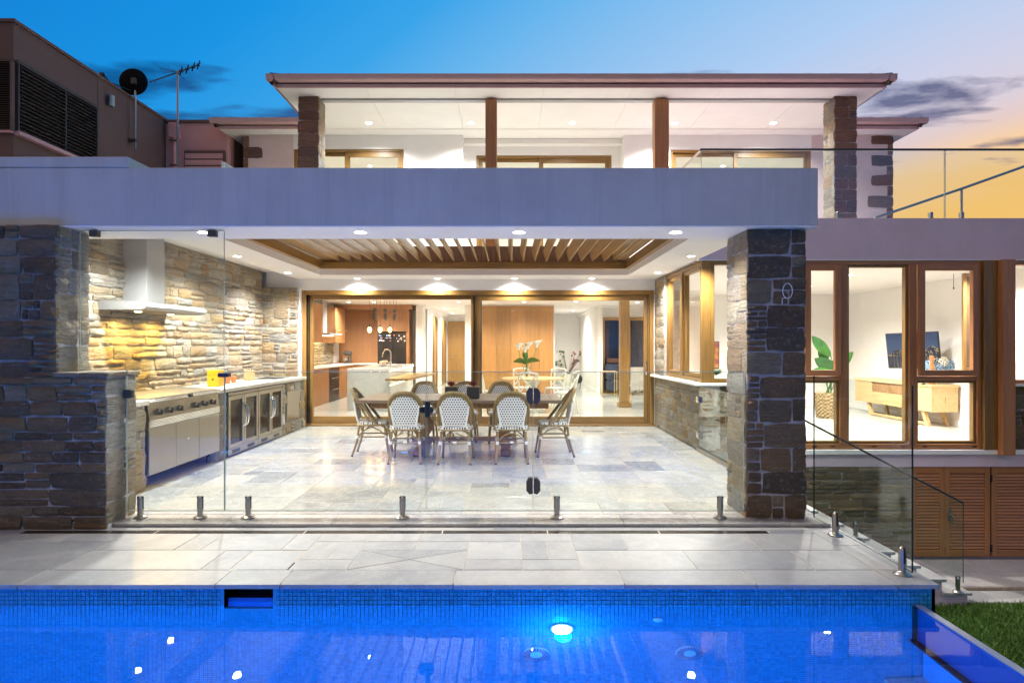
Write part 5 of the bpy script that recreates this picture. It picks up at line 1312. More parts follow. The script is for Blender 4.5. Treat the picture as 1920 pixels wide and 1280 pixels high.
for k, px_ in enumerate((846.5, 887.5)):
    Yp = 8.42; x = PX(px_, Yp); t = thing('planter', 'square charcoal planter with red succulent on the table, %s one' % ('left','right')[k], 'planter', (x, Yp, .751), 'planters on the outdoor table')
    bx('pot', (x-.085,x+.085), (Yp-.075,Yp+.095), (.7515,.905), M['charcoal'], t, .008); bx('soil', (x-.075,x+.075), (Yp-.065,Yp+.085), (.9052,.912), M['pedestal'], t)
    r = random.Random(k); m = MB()
    for q in range(16):
        a = q*2.4; tl = .35+.9*(q/16); rr = .035+.05*(q/16); h = .085*(1-.4*q/16); c0 = Vector((x, Yp+.01, .912)); d = Vector((math.cos(a), math.sin(a), 0)); s_ = Vector((-math.sin(a), math.cos(a), 0))
        p0, p1, p2 = c0 + d*.008, c0 + d*rr*.7 + Vector((0,0,h*.55)), c0 + d*rr*1.1 + Vector((0,0,h))
        m.add([p0-s_*.008, p0+s_*.008, p1+s_*.022, p2, p1-s_*.022, p1+Vector((0,0,-.01))], [(0,1,2,5),(0,5,4),(5,2,3),(5,3,4)], 0)
    m.build('succulent', red, t)

# ================================================================== KITCHEN
kt = thing('kitchen_cabinets', 'honey timber kitchen cabinets around the fridge', 'cabinets', (-4, 18.8, 0))
M['ktimber'] = timber('kitchen_timber', (.32,.145,.055), 2, .4, .2, True)
M['marble'] = tile_mat('pale_marble', [(0,(.66,.68,.64)), (1,(.70,.71,.68))], .15, .4)
fr0, fr1 = PX(707,18.35), PX(766,18.35)
bx('tall_cabinet', (PX(770,18.6)-.09, PX(770,18.6)), (18.35, 18.99), (0, 2.55), M['ktimber'], kt, .003)
bx('upper_cabinet', (fr0, (fr0+fr1)/2-.002), (18.40, 18.99), (1.90, 2.55), M['ktimber'], kt, .003); bx('upper_cabinet', ((fr0+fr1)/2+.002, fr1-.001), (18.40, 18.99), (1.90, 2.55), M['ktimber'], kt, .003)
bx('splash_panel', (-5.29, fr0-.01), (18.96, 18.995), (.93, 2.55), M['ktimber'], kt); bx('bulkhead', (-5.29, fr1+.11), (18.33, 18.995), (2.552, 2.698), M['ktimber'], kt)
bx('base_cabinet', (-5.29, fr0-.01), (18.40, 18.955), (.0, .90), M['ktimber'], kt, .003); bx('worktop', (-5.29, fr0-.01), (18.36, 18.955), (.901, .94), M['bench'], kt, .003)
# left run
bx('base_cabinet', (-5.29,-4.70), (13.0, 15.9), (.0,.90), M['ktimber'], kt, .003); bx('base_cabinet', (-5.29,-4.70), (16.85, 18.35), (.0,.90), M['ktimber'], kt, .003); bx('worktop', (-5.29,-4.66), (13.0, 18.355), (.901,.94), M['bench'], kt, .003)
bx('tall_cabinet', (-5.29,-4.86), (12.2, 12.98), (0, 2.55), M['ktimber'], kt, .003)
for y0, y1 in ((13.0,14.2),(14.205,15.4)): bx('wall_panel', (-5.295,-5.26), (y0,y1-.003), (.942,2.55), M['ktimber'], kt, .002)
bx('upper_cabinet', (-5.29,-4.93), (15.42,16.1), (1.55,2.55), M['ktimber'], kt, .003); bx('upper_cabinet', (-5.29,-4.93), (17.3,18.3), (1.55,2.55), M['ktimber'], kt, .003)
ks_ = thing('kitchen_splashback', 'stone splashback behind the indoor cooktop', 'splashback', (-5.28, 16.8, .94))
bx('mortar_core', (-5.299,-5.285), (15.42,18.3), (.945,1.549), M['mortar'], ks_); r = random.Random(12); lay(ks_, (-5.285,15.42,.945), (0,1,0), 2.85, .60, 'lit', course_rubble(2.85,.60,r,(.06,.12),(.15,.4)), r, .009)
kh = thing('kitchen_hood', 'slim steel hood over the indoor cooktop', 'range hood', (-5.1,16.7,1.75))
bx('chimney', (-5.29,-5.05), (16.5,16.9), (1.80,2.69), M['hoodsteel'], kh, .004); bx('canopy', (-5.29,-4.75), (16.15,17.25), (1.745,1.80), M['hoodsteel'], kh, .01); 
m = MB(); m.box((-5.15,-4.9), (16.4,17.0), (1.738,1.7445)); m.build('hood_lens', emit('kitchen_hood_lens', (1,.8,.45), 20), kh); lamp('hood_bulb', (-5.02,16.7,1.72), 14, (1,.72,.3), kh, 'SPOT', .05, 165, .5)
ov = thing('oven', 'black built-in oven in the left kitchen run', 'oven', (-4.9,16.4,0)); bx('body', (-5.29,-4.70), (15.91,16.84), (.0,.90), M['black'], ov, .004)
for z in (.32,.62): m = MB(); m.tube([(-4.67,16.0,z),(-4.66,16.05,z),(-4.66,16.7,z),(-4.67,16.75,z)], .012, 8); m.build('handle', M['chrome'], ov)
fg = thing('fridge', 'dark double-door fridge covered with small magnets', 'fridge', (fr0, 18.5, 0))
dfm = plain('black_steel', (.05,.045,.042), .22, .7, nz=.05)
xm = (fr0+fr1)/2; bx('body', (fr0+.01,fr1-.01), (18.42,18.98), (.02,1.84), M['black'], fg)
for a, c in ((fr0+.01,xm-.003),(xm+.003,fr1-.01)): bx('door', (a,c), (18.36,18.418), (.03,1.845), dfm, fg, .006)
r = random.Random(2)
for k in range(34):
    left = k < 24; x = r.uniform(fr0+.05, xm-.06) if left else r.uniform(xm+.04, fr1-.1); z = 1.78 - (k//9)*.075 + r.uniform(-.015,.015) if left else r.uniform(1.60,1.80)
    w, h = r.uniform(.02,.045), r.uniform(.02,.04); cc = r.choice(((.8,.8,.8),(.75,.7,.6),(.5,.12,.08),(.85,.85,.85),(.2,.3,.5)))
    bx('magnet', (x-w/2,x+w/2), (18.352,18.3595), (z-h/2,z+h/2), plain('magnet_%d' % k, cc, .5), fg)
# island
il = thing('kitchen_island', 'pale marble kitchen island with lit stone end', 'island', (-3.3, 15.5, 0))
IY0, IY1, IX0, IX1 = 13.9, 17.4, PX(651,13.9), PX(731,13.9)
bx('waterfall_end', (IX0, IX1), (IY0, IY0+.05), (0,.955), M['marble'], il, .004); bx('worktop', (IX0, IX1), (IY0+.0505, IY1), (.905,.955), M['marble'], il, .004)
bx('body', (IX0+.1, IX1-.06), (IY0+.051, IY1-.02), (.05,.904), M['ktimber'], il); bx('end_cladding', (IX1-.058,IX1-.03), (IY0+.051,IY1-.02), (.02,.90), M['marble'], il)
bx('led_strip', (IX1-.03,IX1-.012), (IY0+.06,IY1-.05), (.893,.904), emit('led_warm', (1,.78,.36), 14), il); bx('led_strip', (IX1-.03,IX1-.012), (IY0+.06,IY1-.3), (.56,.57), emit('led_warm_b', (1,.78,.36), 14), il)
m = MB(); m.prism([(IX1-.02,13.45),(-2.25,13.45),(-2.0,16.4),(IX1-.02,16.4)], 2, .70, .745); o = m.build('breakfast_shelf', M['gold_x'], il); o['label'] = 'timber breakfast shelf'
tp_ = thing('kitchen_tap', 'tall curved chrome mixer tap on the island', 'tap', (-3.05,15.6,.956)); Yt = 15.6; xt = PX(732.5,Yt)
m = MB(); pts = [(xt,Yt,.956),(xt,Yt,PZ(662,Yt))] + [(xt-.095+.095*math.cos(a), Yt, PZ(662,Yt)+.095*math.sin(a)) for a in [math.pi*k/10 for k in range(1,10)]] + [(xt-.205,Yt,PZ(664,Yt)),(xt-.215,Yt,PZ(669,Yt))]
m.tube(pts, .017, 10); m.build('spout', M['chrome'], tp_); m = MB(); m.lathe([(.03,0),(.03,.1),(.02,.11)], (xt,Yt,.956), 12); m.tube([(xt,Yt,1.03),(xt-.09,Yt,1.06)], .01, 8); m.build('base', M['chrome'], tp_)
fb = thing('fruit_bowl', 'shallow bowl of pale flowers beside the tap', 'bowl', (-3.3,15.4,.956)); xb_ = PX(718,15.4)
m = MB(); m.lathe([(.05,0),(.14,.05),(.145,.055),(.13,.05)], (xb_,15.4,.956), 16); m.build('bowl', M['rim'], fb); r = random.Random(8)
for k in range(9): m = MB(); a = k*2.4; q = .09*math.sqrt(k/9); m.lathe([(.005,-.03),(.03,-.015),(.036,.005),(.025,.025),(.004,.034)], (xb_+q*math.cos(a),15.4+q*math.sin(a),1.03+.02*(k%3)), 8); m.build('bloom', plain('peach_bloom_%d'%k, (.75,.52,.36), .7), fb)
mx = thing('stand_mixer', 'dark stand mixer on the back kitchen bench', 'mixer', (-4.6,18.6,.94)); xq_ = PX(652,18.6)
m = MB(); m.box((xq_-.10,xq_+.12),(18.5,18.72),(.941,.975),0,.01); m.box((xq_+.03,xq_+.10),(18.56,18.66),(.975,1.2),0,.02); m.build('stand', M['darkhw'], mx); m = MB(); m.tube([(xq_-.13,18.61,1.25),(xq_-.10,18.61,1.25),(xq_+.10,18.61,1.24),(xq_+.13,18.61,1.23)], [.04,.07,.07,.03], 12); m.build('head', M['darkhw'], mx); m = MB(); m.lathe([(.05,.98),(.085,1.03),(.09,1.12)], (xq_-.06,18.61,0), 14); m.build('bowl', M['chrome'], mx)
# pendants with pulleys
for k, (px_, Yp) in enumerate(((693,15.2),(713,15.8),(731,16.4))):
    x = PX(px_, Yp); zb_ = PZ(618, Yp); t = thing('pendant_lamp', 'bare bulb pendant on pulley cords over the island, %s from left' % ORD[k], 'pendant', (x, Yp, zb_), 'pulley pendants over the island')
    m = MB(); m.tube([(x,Yp,zb_+.10),(x,Yp,CI-.001)], .004, 5); m.tube([(x+.10,Yp,zb_+.52),(x+.10,Yp,CI-.001)], .004, 5); m.tube([(x+.17,Yp,zb_+.52),(x+.17,Yp,CI-.001)], .004, 5); m.build('cord', M['black'], t)
    m = MB(); m.lathe([(.05,-.02),(.055,0),(.05,.02)], (x+.13,Yp,zb_+.50), 14, 0, 1); m.lathe([(.012,0),(.05,.05),(.045,.16),(.01,.2)], (x+.13,Yp,zb_+.24), 10); m.build('pulley_weight', M['darkhw'], t)
    m = MB(); m.lathe([(.02,.06),(.024,.10),(.015,.13)], (x,Yp,zb_), 10); m.build('socket', M['darkhw'], t)
    m = MB(); m.lathe([(.004,-.07),(.035,-.055),(.055,-.01),(.045,.035),(.02,.065)], (x,Yp,zb_), 14); m.build('bulb', emit('amber_bulb_%d'%k, (1,.55,.14), 9), t); lamp('glow', (x,Yp,zb_-.12), 9, (1,.55,.18), t, 'POINT', .05)

# ================================================================== INDOOR DINING
wt = plain('cream_paint', (.74,.72,.64), .4, nz=.03)
rt = thing('round_table', 'round golden timber dining table inside', 'table', (.52,13.85,0))
m = MB(); m.lathe([(.66,.715),(.70,.72),(.70,.745),(.69,.752)], (.52,13.85,0), 40); m.build('tabletop', M['oak'], rt)
m = MB(); m.lathe([(.28,.002),(.26,.05),(.08,.10),(.07,.35),(.11,.45),(.07,.55),(.20,.714)], (.52,13.85,0), 20); m.build('pedestal', wt, rt)
def cross_chair():
    t = thing('cross_back_chair', 'x', 'chair')
    m = MB(); m.lathe([(.20,.43),(.215,.445),(.21,.465),(.18,.47)], (0,0,0), 20); m.build('seat', wt, t)
    for sx in (-1,1):
        m = MB(); m.tube([(sx*.16,.15,.44),(sx*.19,.19,.001)], [.018,.015], 8); m.build('leg', wt, t)
        m = MB(); m.tube([(sx*.19,-.24,.001),(sx*.165,-.17,.43),(sx*.185,-.21,.68),(sx*.20,-.27,.885)], [.015,.018,.018,.016], 8); m.build('leg', wt, t)
    m = MB(); m.tube([(-.205,-.272,.88),(-.1,-.30,.905),(0,-.31,.912),(.1,-.30,.905),(.205,-.272,.88)], .021, 8); m.build('top_rail', wt, t)
    m = MB(); m.tube([(-.17,-.185,.50),(0,-.225,.69),(.19,-.265,.86)], .013, 7); m.tube([(.17,-.185,.50),(0,-.232,.69),(-.19,-.265,.86)], .013, 7); m.build('cross_back', wt, t)
    m = MB(); m.tube([(-.17,.17,.22),(.17,.17,.22)], .010, 6)
    for sx in (-1,1): m.tube([(sx*.175,.17,.25),(sx*.178,-.20,.25)], .010, 6)
    m.build('stretcher', wt, t); return t
cc0 = cross_chair()
for k, (x, y, rz, lab) in enumerate(((.34,12.85,4,'nearest to the sliding doors'), (-.42,13.75,-80,'left of the round table'), (1.18,13.35,62,'right of the round table'), (.25,14.95,175,'behind the lilies on the far side'), (1.05,14.75,150,'far right of the round table'))):
    o = cc0 if k == 0 else copy_tree(cc0); o.matrix_basis = Matrix.Translation((x,y,.001)) @ Matrix.Rotation(R(rz),4,'Z'); tag(o, 'cream cross-back chair ' + lab, 'chair', 'cream cross-back chairs')
# vase of calla lilies
lv_ = thing('lily_vase', 'glass vase of white calla lilies on the round table', 'vase', (.36,13.7,.753)); vx, vy, vz = .36, 13.6, .754
m = MB(); m.lathe([(.055,0),(.065,.02),(.06,.15),(.075,.28),(.072,.28),(.055,.15),(.05,.02)], (vx,vy,vz), 20); m.build('vase', M['glass'], lv_)
gst = plain('lily_green', (.06,.16,.03), .45, nz=.15, scale=20); gdk = plain('leaf_green', (.035,.12,.02), .4, nz=.2, scale=20); wl_ = plain('lily_white', (.80,.79,.70), .45, nz=.02)
def calla(tip, lean):
    tip = Vector(tip); base = Vector((vx,vy,vz+.03)); m = MB(); mid = base.lerp(tip,.5) + Vector((lean*.03,0,.04)); m.tube([base, mid, tip], .008, 7); m.build('stem', gst, lv_)
    m = MB(); v = []; rings = 6; sg = 12
    for j in range(rings):
        q = j/(rings-1)
        for k in range(sg):
            a = 2*math.pi*k/sg; rr = .014 + .07*q**1.4; lip = .07*q**2*max(0, math.cos(a-.3*lean)); v.append((tip.x + (rr+lip*.6)*math.cos(a)*1.15, tip.y + rr*math.sin(a), tip.z + .15*q + lip*.8*(1 if math.cos(a) > 0 else 0)*.4 - .03*q**3*(math.cos(a) < -.3)))
    f = [(j*sg+k, j*sg+(k+1)%sg, (j+1)*sg+(k+1)%sg, (j+1)*sg+k) for j in range(rings-1) for k in range(sg)]; m.add(v, f, 0, True); m.build('bloom', wl_, lv_)
for px_, py_, ln in ((972,656,-1), (990,654,0), (984,661,.4), (1006,652,1)): 
    x, _, z = P(px_, py_, vy); calla((x, vy + .03*ln, z), ln)
def leaf(m, base, d, L_, w, droop=.25, n=6, face=(0,0,1)):
    base = Vector(base); d = Vector(d).normalized(); s = d.cross(Vector(face)); s = s.normalized() if s.length > .01 else Vector((1,0,0)); pts = []; v = []
    nrm_ = s.cross(d)
    for j in range(n+1):
        q = j/n; c = base + d*L_*q - Vector((0,0,1))*droop*L_*q*q; ww = w*math.sin(math.pi*min(1,q*.96+.04))**.8*.5 if j not in (0,n) else .003
        v += [c - s*ww + nrm_*ww*.25, c, c + s*ww + nrm_*ww*.25]
    f = []
    for j in range(n): f += [(j*3,j*3+1,j*3+4,j*3+3),(j*3+1,j*3+2,j*3+5,j*3+4)]
    m.add(v, f, 0, True)
for bx_, d in (((vx,vy,vz+.34),(-1,.1,.35)), ((vx,vy,vz+.36),(1,-.1,.35)), ((vx,vy,vz+.30),(-.7,-.3,.7)), ((vx,vy,vz+.32),(.6,-.4,.6)), ((vx,vy,vz+.38),(-.2,.3,.9))):
    m = MB(); leaf(m, bx_, d, .32, .13, .25, 6, (0,.8,.6)); m.build('leaf', gdk, lv_)
    m = MB(); m.tube([(vx,vy,vz+.03), bx_], .006, 6); m.build('stem', gst, lv_)
# flowers in white tub far back
ft = thing('flower_tub', 'white tub of pale and pink flowers at the end of the room', 'flowers', (2.25,23.6,0)); fx_, fy_ = PX(1065,23.4), 23.4
m = MB(); m.lathe([(.17,0),(.20,.40),(.18,.40),(.15,.05)], (fx_,fy_,.001), 16); m.build('tub', wt, ft); r = random.Random(4)
for k in range(34):
    sd_ = -1 if k % 2 else 1; a = r.uniform(.25,.95)*sd_; h = r.uniform(.35,.85); tip = Vector((fx_+a*.55, fy_+r.uniform(-.15,.15), .4+h)); m = MB(); m.tube([(fx_,fy_,.35), tip], .006, 5); m.lathe([(.005,-.04),(.04,-.02),(.045,.01),(.02,.04)], tuple(tip), 7); m.build('flower', plain('fl_%d'%k, r.choice(((.05,.10,.04),(.55,.5,.45),(.05,.12,.05))) if sd_ < 0 else r.choice(((.30,.09,.11),(.35,.16,.17),(.08,.10,.05))), .7), ft)
bo = thing('black_ornament', 'small black ornament on thin legs by the hall doorway', 'ornament', (2.45,21.4,0)); m = MB(); bx0 = PX(1086,21.4)
m.lathe([(.01,.16),(.09,.20),(.12,.30),(.10,.40),(.02,.48)], (bx0,21.4,0), 12); m.build('body', M['black'], bo)
m = MB()
for a in (0,2.1,4.2): m.tube([(bx0+.05*math.cos(a),21.4+.05*math.sin(a),.2),(bx0+.14*math.cos(a)-.1,21.4+.14*math.sin(a),.002)], .012, 6)
m.build('legs', M['black'], bo)
# console and throw chair near the rear window
cs = thing('console_table', 'small brass console table before the rear window', 'console', (3.0,17.9,0)); x0, x1 = PX(1128,17.6), PX(1157,17.6); br_ = plain('brass', (.55,.40,.16), .3, .9)
bx('top', (x0,x1), (17.5,17.95), (.70,.735), M['oak'], cs, .004)
for xx in (x0+.02,x1-.02):
    for yy in (17.53,17.92): m = MB(); m.tube([(xx,yy,.001),(xx,yy,.70)], .014, 6); m.build('leg', br_, cs)
m = MB(); m.tube([(x0+.02,17.53,.10),(x1-.02,17.53,.10)], .01, 6); m.build('rail', br_, cs)
so_ = thing('navy_armchair', 'dark navy armchair seen beyond the console table', 'armchair', (3.3,18.7,0)); m = MB(); m.box((2.95,3.75),(18.35,19.1),(.10,.42),0,.05); m.box((2.95,3.75),(18.95,19.15),(.42,.92),0,.05); m.build('body', plain('navy_fabric', (.02,.03,.06), .8), so_)
for xx in (2.95,3.63): bx('arm', (xx,xx+.12), (18.35,18.94), (.425,.62), plain('navy_fabric_b', (.02,.03,.06), .8), so_, .03)
bx('headrest', (3.0,3.55), (18.93,19.16), (.925,1.08), plain('brown_leather', (.06,.025,.018), .4), so_, .03)
tcx = thing('side_chair', 'chair with a fringed white throw near the timber post', 'chair', (3.3,15.6,0)); X0 = PX(1197,15.7)
bx('seat', (X0-.24,X0+.24), (15.5,15.95), (.42,.47), plain('grey_seat', (.25,.25,.25), .7), tcx, .02)
for xx in (X0-.2,X0+.2):
    for yy in (15.53,15.92): m = MB(); m.tube([(xx*1.0,yy,.44),(xx+(xx-X0)*.2,yy,.001)], .018, 7); m.build('leg', M['oak'], tcx)
m = MB(); 
for k in range(9): m.box((X0-.25+k*.056, X0-.25+k*.056+.05), (15.44+.006*(k%2), 15.46+.006*(k%2)), (.30+.02*(k%3),.93))
m.box((X0-.25,X0+.25),(15.40,15.439),(.5,.93)); m.build('throw', plain('white_throw', (.7,.69,.66), .9, nz=.1), tcx); m = MB()
for k in range(14): m.box((X0-.24+k*.036, X0-.24+k*.036+.012), (15.436,15.4395), (.22,.36))
m.build('fringe', M['charcoal'], tcx)

# ================================================================== FAMILY ROOM
tv = thing('television', 'wall television tilted on its arm showing a night skyline', 'television', P(1708,657,11.9))
mtv, nt, b = newmat('skyline_screen'); tcn = N(nt,'ShaderNodeTexCoord'); sp_ = N(nt,'ShaderNodeSeparateXYZ'); L(nt, tcn.outputs['Object'], sp_.inputs[0])
X_, Z_ = sp_.outputs[0], sp_.outputs[2]
colu = mth(nt,'FLOOR', mth(nt,'MULTIPLY', X_, 16.0)); wn_ = N(nt,'ShaderNodeTexWhiteNoise', noise_dimensions='1D'); L(nt, colu, wn_.inputs['W'])
env = mth(nt,'ADD', mth(nt,'MULTIPLY', mth(nt,'COSINE', mth(nt,'MULTIPLY', mth(nt,'ABSOLUTE', mth(nt,'SUBTRACT', X_, .12)), 3.2)), .16), -.02)
hgt = mth(nt,'MULTIPLY', mth(nt,'ADD', wn_.outputs[0], .15), env); inb = mth(nt,'MULTIPLY', mth(nt,'LESS_THAN', Z_, hgt), mth(nt,'GREATER_THAN', Z_, -.10))
wv = N(nt,'ShaderNodeTexWhiteNoise', noise_dimensions='2D'); cmb = N(nt,'ShaderNodeCombineXYZ'); L(nt, mth(nt,'FLOOR',mth(nt,'MULTIPLY',X_,60.0)), cmb.inputs[0]); L(nt, mth(nt,'FLOOR',mth(nt,'MULTIPLY',Z_,60.0)), cmb.inputs[1]); L(nt, cmb.outputs[0], wv.inputs['Vector'])
lit_ = mth(nt,'GREATER_THAN', wv.outputs[0], .80)
skyc = rampn(nt, mth(nt,'ADD', Z_, .5), [(.35,(.05,.10,.20)), (.9,(.006,.025,.09))]); bc = mix(nt, lit_, (.012,.022,.045), (.40,.28,.12)); cc_ = mix(nt, inb, skyc, bc)
wat = mth(nt,'LESS_THAN', Z_, -.10); refl = noise(nt, 1.0, 3, .6, objco(nt,(26,1,2.2),False)); wc = rampn(nt, refl, [(.45,(.01,.02,.05)), (.62,(.10,.09,.08)), (.75,(.45,.30,.12))]); cc_ = mix(nt, wat, cc_, wc)
L(nt, cc_, b.inputs['Emission Color']); b.inputs['Emission Strength'].default_value = .9; b.inputs['Base Color'].default_value = (.01,.01,.012,1); b.inputs['Roughness'].default_value = .15
c = Vector(P(1710,657,11.7)); Mt = Matrix.Translation(c) @ Matrix.Rotation(R(-66),4,'Z') @ Matrix.Rotation(R(-1.5),4,'Y') @ Matrix.Rotation(R(6),4,'X')
link('bezel', MB().box((-.50,.50),(-.0,.035),(-.345,.345),0,.006).mesh('bezel', M['black']), tv, Mt)
link('screen', MB().add([(-.485,-.002,-.33),(.485,-.002,-.33),(.485,-.002,.33),(-.485,-.002,.33)],[(0,1,2,3)]).mesh('screen', mtv), tv, Mt)
m = MB(); m.tube([c+Vector((.05,.04,0)), c+Vector((.30,.10,0)), (8.13, c.y+.2, c.z)], .025, 8); m.box((8.11,8.149),(c.y,c.y+.4),(c.z-.15,c.z+.15)); m.build('wall_arm', M['darkhw'], tv)
tu = thing('tv_cabinet', 'long pale oak television cabinet on angled legs', 'cabinet', (7.87,12.3,0)); ux0, ux1 = 7.62, 8.10; uy0, uy1 = 11.1, 13.55; zc0, zc1 = .27, .72
bx('top', (ux0-.02,ux1+.02), (uy0-.03,uy1+.03), (zc1,zc1+.04), M['oak'], tu, .004); bx('carcass', (ux0+.03,ux1), (uy0,uy1), (zc0,zc1-.001), M['oak'], tu, .003)
bx('door', (ux0,ux0+.029), (uy0,uy0+.52), (zc0,zc1-.003), M['oak'], tu, .003); bx('door', (ux0,ux0+.029), (uy1-.62,uy1), (zc0,zc1-.003), M['oak'], tu, .003)
bx('drawer', (ux0,ux0+.029), (uy0+.526,uy1-.626), (zc0,.51), M['oak'], tu, .003); bx('open_shelf', (ux0+.015,ux0+.0295), (uy0+.526,uy1-.626), (.515,zc1-.03), M['pedestal'], tu)
bx('end_panel', (ux0+.03,ux1), (uy0-.006,uy0-.0005), (zc0,zc1-.003), M['oak'], tu); bx('finger_pull', (7.86,7.87), (uy0-.009,uy0-.0065), (.42,.54), M['pedestal'], tu)
for yy in (uy0+.25, uy1-.45):
    m = MB(); m.prism([(yy-.10,.002),(yy-.02,.002),(yy+.10,.269),(yy+.02,.269)], 0, ux0+.04, ux0+.10); m.prism([(yy-.10,.002),(yy-.02,.002),(yy+.10,.269),(yy+.02,.269)], 0, ux1-.10, ux1-.04); m.build('leg', M['oak'], tu)
bx('leg_rail', (ux0+.05,ux0+.09), (uy0+.16,uy1-.4), (.012,.06), M['oak'], tu, .004)
hv = thing('hydrangea_vase', 'blue and white hydrangeas on the television cabinet', 'flowers', (7.8,11.4,.76)); hx, hy = PX(1762,11.35), 11.35; r = random.Random(6)
m = MB(); m.lathe([(.07,0),(.085,.05),(.08,.22),(.06,.30),(.055,.30),(.075,.2)], (hx,hy,.761), 16); m.build('vase', M['glass'], hv)
for k, (dx_, dz_, rr, cc) in enumerate(((-.17,.0,.10,(.20,.36,.55)), (.0,.06,.105,(.78,.76,.66)), (.17,-.01,.10,(.24,.42,.62)), (-.06,-.05,.09,(.30,.47,.66)), (.10,-.06,.09,(.20,.36,.56)), (-.24,-.05,.07,(.26,.42,.6)))):
    cx_, cz_ = hx+dx_, PZ(684,hy)+dz_; m = MB()
    for q in range(70):
        a = q*2.39996; zz = 1-2*(q+.5)/70; sr = math.sqrt(1-zz*zz); p = Vector((sr*math.cos(a),sr*math.sin(a),zz)); c_ = Vector((cx_,hy-.04*(k%2),cz_)) + p*rr*r.uniform(.9,1.08); t1 = p.orthogonal().normalized(); t2 = p.cross(t1); w = rr*.26
        m.add([c_+t1*w, c_+t2*w+p*.01, c_-t1*w, c_-t2*w+p*.01], [(0,1,2,3)])
    m.build('flower_head', plain('hyd_%d'%k, cc, .7, nz=.12, scale=40), hv)
    m = MB(); m.tube([(hx,hy,.8),(cx_,hy,cz_)], .007, 6); m.build('stem', gst, hv)
wv_ = thing('wooden_figure', 'slim wooden figure beside the hydrangeas', 'figure', (7.6,11.3,.76)); fx2 = PX(1747,11.25); m = MB(); m.lathe([(.05,0),(.055,.05),(.035,.22),(.05,.34),(.03,.40),(.03,.42),(.045,.48),(.03,.53)], (fx2,11.25,.761), 12); m.build('body', M['red_z'], wv_)
cor = thing('branch_ornament', 'small dark branching ornament on the television cabinet', 'ornament', (7.55,11.35,.76)); X0 = PX(1732,11.3); m = MB()
for a in (-.10,-.03,.06,.12): m.tube([(X0,11.3,.765),(X0+a*.5,11.3,.90),(X0+a,11.3,1.02)], .007, 5)
m.lathe([(.05,0),(.02,.015)], (X0,11.3,.761), 10); m.build('branches', M['charcoal'], cor)
# bird-of-paradise plant in woven basket
bp = thing('potted_plant', 'leafy green plant in a woven basket inside the window', 'plant', (5.95,11.6,0)); bxx, byy = PX(1552,12.6), 12.6
m_b, nt, b = newmat('woven_basket'); v = objco(nt,(1,1,1),False); ck = N(nt,'ShaderNodeTexChecker'); mp = N(nt,'ShaderNodeMapping'); mp.inputs['Scale'].default_value = (18,18,26); L(nt, v, mp.inputs[0]); L(nt, mp.outputs[0], ck.inputs['Vector']); ck.inputs['Scale'].default_value = 1; ck.inputs['Color1'].default_value = (.42,.30,.15,1); ck.inputs['Color2'].default_value = (.16,.11,.06,1); L(nt, ck.outputs[0], b.inputs['Base Color']); b.inputs['Roughness'].default_value = .8; bump(nt, b, ck.outputs[1], .6, .01)
m = MB(); sgn = 28; v = []; rows = 14
for j in range(rows+1):
    q = j/rows
    for k in range(sgn): a = 2*math.pi*k/sgn; rr = (.21+.055*q) + .008*math.cos(k*math.pi+j*math.pi); v.append((bxx+rr*math.cos(a), byy+rr*math.sin(a), .002+.50*q))
m.add(v, [(j*sgn+k, j*sgn+(k+1)%sgn, (j+1)*sgn+(k+1)%sgn, (j+1)*sgn+k) for j in range(rows) for k in range(sgn)] + [list(range(rows*sgn,(rows+1)*sgn))]); m.build('basket', m_b, bp)
lg = plain('strelitzia_leaf', (.035,.14,.02), .32, nz=.18, scale=8); ld = plain('strelitzia_leaf_dark', (.02,.075,.02), .35, nz=.18, scale=8)
for k, (px_, py_, d, L_, w) in enumerate(((1522,625,(.75,0,-.9),.62,.20), (1527,668,(.8,-.2,-.6),.5,.22), (1523,690,(.9,-.2,-.35),.42,.18), (1552,668,(-.2,0,-.9),.4,.2), (1560,672,(.1,-.2,-1),.42,.19), (1600,655,(-.7,0,-.9),.55,.18), (1592,690,(-.8,-.1,-.5),.4,.15), (1528,700,(.9,.2,-.2),.4,.17), (1540,640,(.3,.2,-1),.5,.18))):
    tip = Vector(P(px_, py_, byy-.1)); base = tip + Vector(d).normalized()*L_; m = MB(); leaf(m, base, tip-base, L_, w*1.15, .08, 8, (.25*(k%3-1),1,.25)); m.build('leaf', lg if k % 3 != 1 else ld, bp)
    m = MB(); m.tube([(bxx+.06*math.cos(k*1.7),byy+.06*math.sin(k*1.7),.45), base], .008, 6); m.build('stem', gst, bp)
rg = thing('rug', 'grey woven rug on the family room floor', 'rug', (5.5,10.9,0)); bx('pile', (4.9,6.2), (10.75,11.75), (-.0025,.006), plain('grey_rug', (.36,.33,.29), .95, nz=.2, scale=30), rg)
sh = thing('timber_shutter', 'tall golden timber shutter folded at the family room wall', 'shutter', (8.0,9.9,.5)); Ysh = 10.0
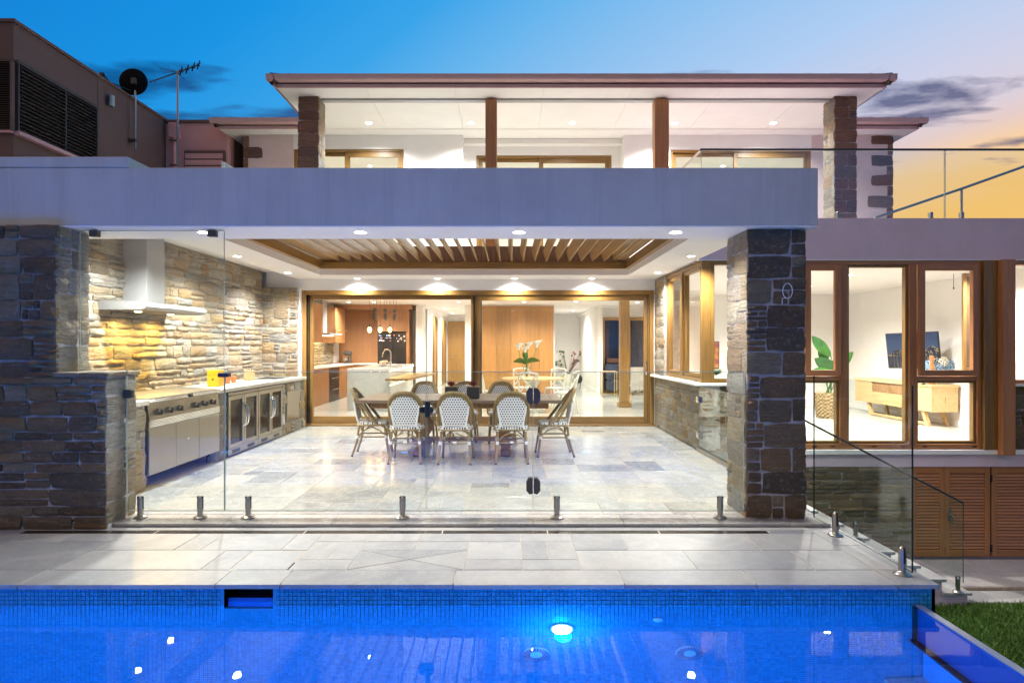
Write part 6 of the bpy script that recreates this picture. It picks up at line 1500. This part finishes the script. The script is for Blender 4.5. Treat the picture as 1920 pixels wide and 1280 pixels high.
x0, x1 = PX(1807,Ysh), PX(1829,Ysh); frame('frame', x0, x1, Ysh, Ysh+.05, PZ(696,Ysh), PZ(512,Ysh), .05, GX, GZm, sh); bx('panel', (x0+.05,x1-.05), (Ysh+.02,Ysh+.03), (PZ(690,Ysh),PZ(518,Ysh)), plain('tinted_panel', (.12,.07,.03), .2), sh); bx('edge_post', (x1+.001,x1+.04), (Ysh-.02,Ysh+.07), (0.0,PZ(505,Ysh)), GZm, sh)
pc = thing('wall_picture', 'colourful framed picture on the family room back wall', 'picture', P(1342,665,14.75)); x0, _, z0 = P(1331,691,14.75); x1, _, z1 = P(1349,640,14.75)
bx('picture_frame', (x0,x1), (14.76,14.785), (z0,z1), M['black'], pc, .003); mp_, nt, b = newmat('market_print'); L(nt, rampn(nt, noise(nt,7,6,.7,geoco(nt)), [(.3,(.02,.05,.10)), (.45,(.30,.05,.03)), (.55,(.45,.22,.05)), (.7,(.03,.12,.16))]), b.inputs['Base Color'])
bx('print', (x0+.02,x1-.02), (14.756,14.7595), (z0+.02,z1-.02), mp_, pc)
hp = thing('small_plant', 'small bushy green plant below the framed picture', 'plant', P(1342,700,14.3)); m = MB(); X0 = PX(1343,14.3); r = random.Random(14)
sbx = bx('stand', (X0-.2,X0+.2), (14.1,14.5), (.001,.75), wt, hp, .01)
for k in range(60): a = r.uniform(0,6.28); leaf(m, (X0,14.3,.78), (math.cos(a),math.sin(a),r.uniform(.4,2.2)), r.uniform(.15,.34), .07, .4, 4)
m.build('foliage', lg, hp)
m = MB(); m.tube([P(1788,510,10.5), P(1788,540,10.5)], .004, 5); m.lathe([(.008,-.02),(.012,0),(.006,.015)], P(1788,540,10.5), 8)
pcord = thing('pull_cord', 'thin fan pull cord hanging in the family room', 'cord', P(1788,540,10.5)); m.build('cord', M['charcoal'], pcord)
m = MB(); xq2, yq2, _ = P(1788,510,10.5); m.tube([(xq2,yq2,PZ(510,10.5)),(xq2,yq2,CI-.001)], .004, 5); m.build('cord', M['charcoal'], pcord)
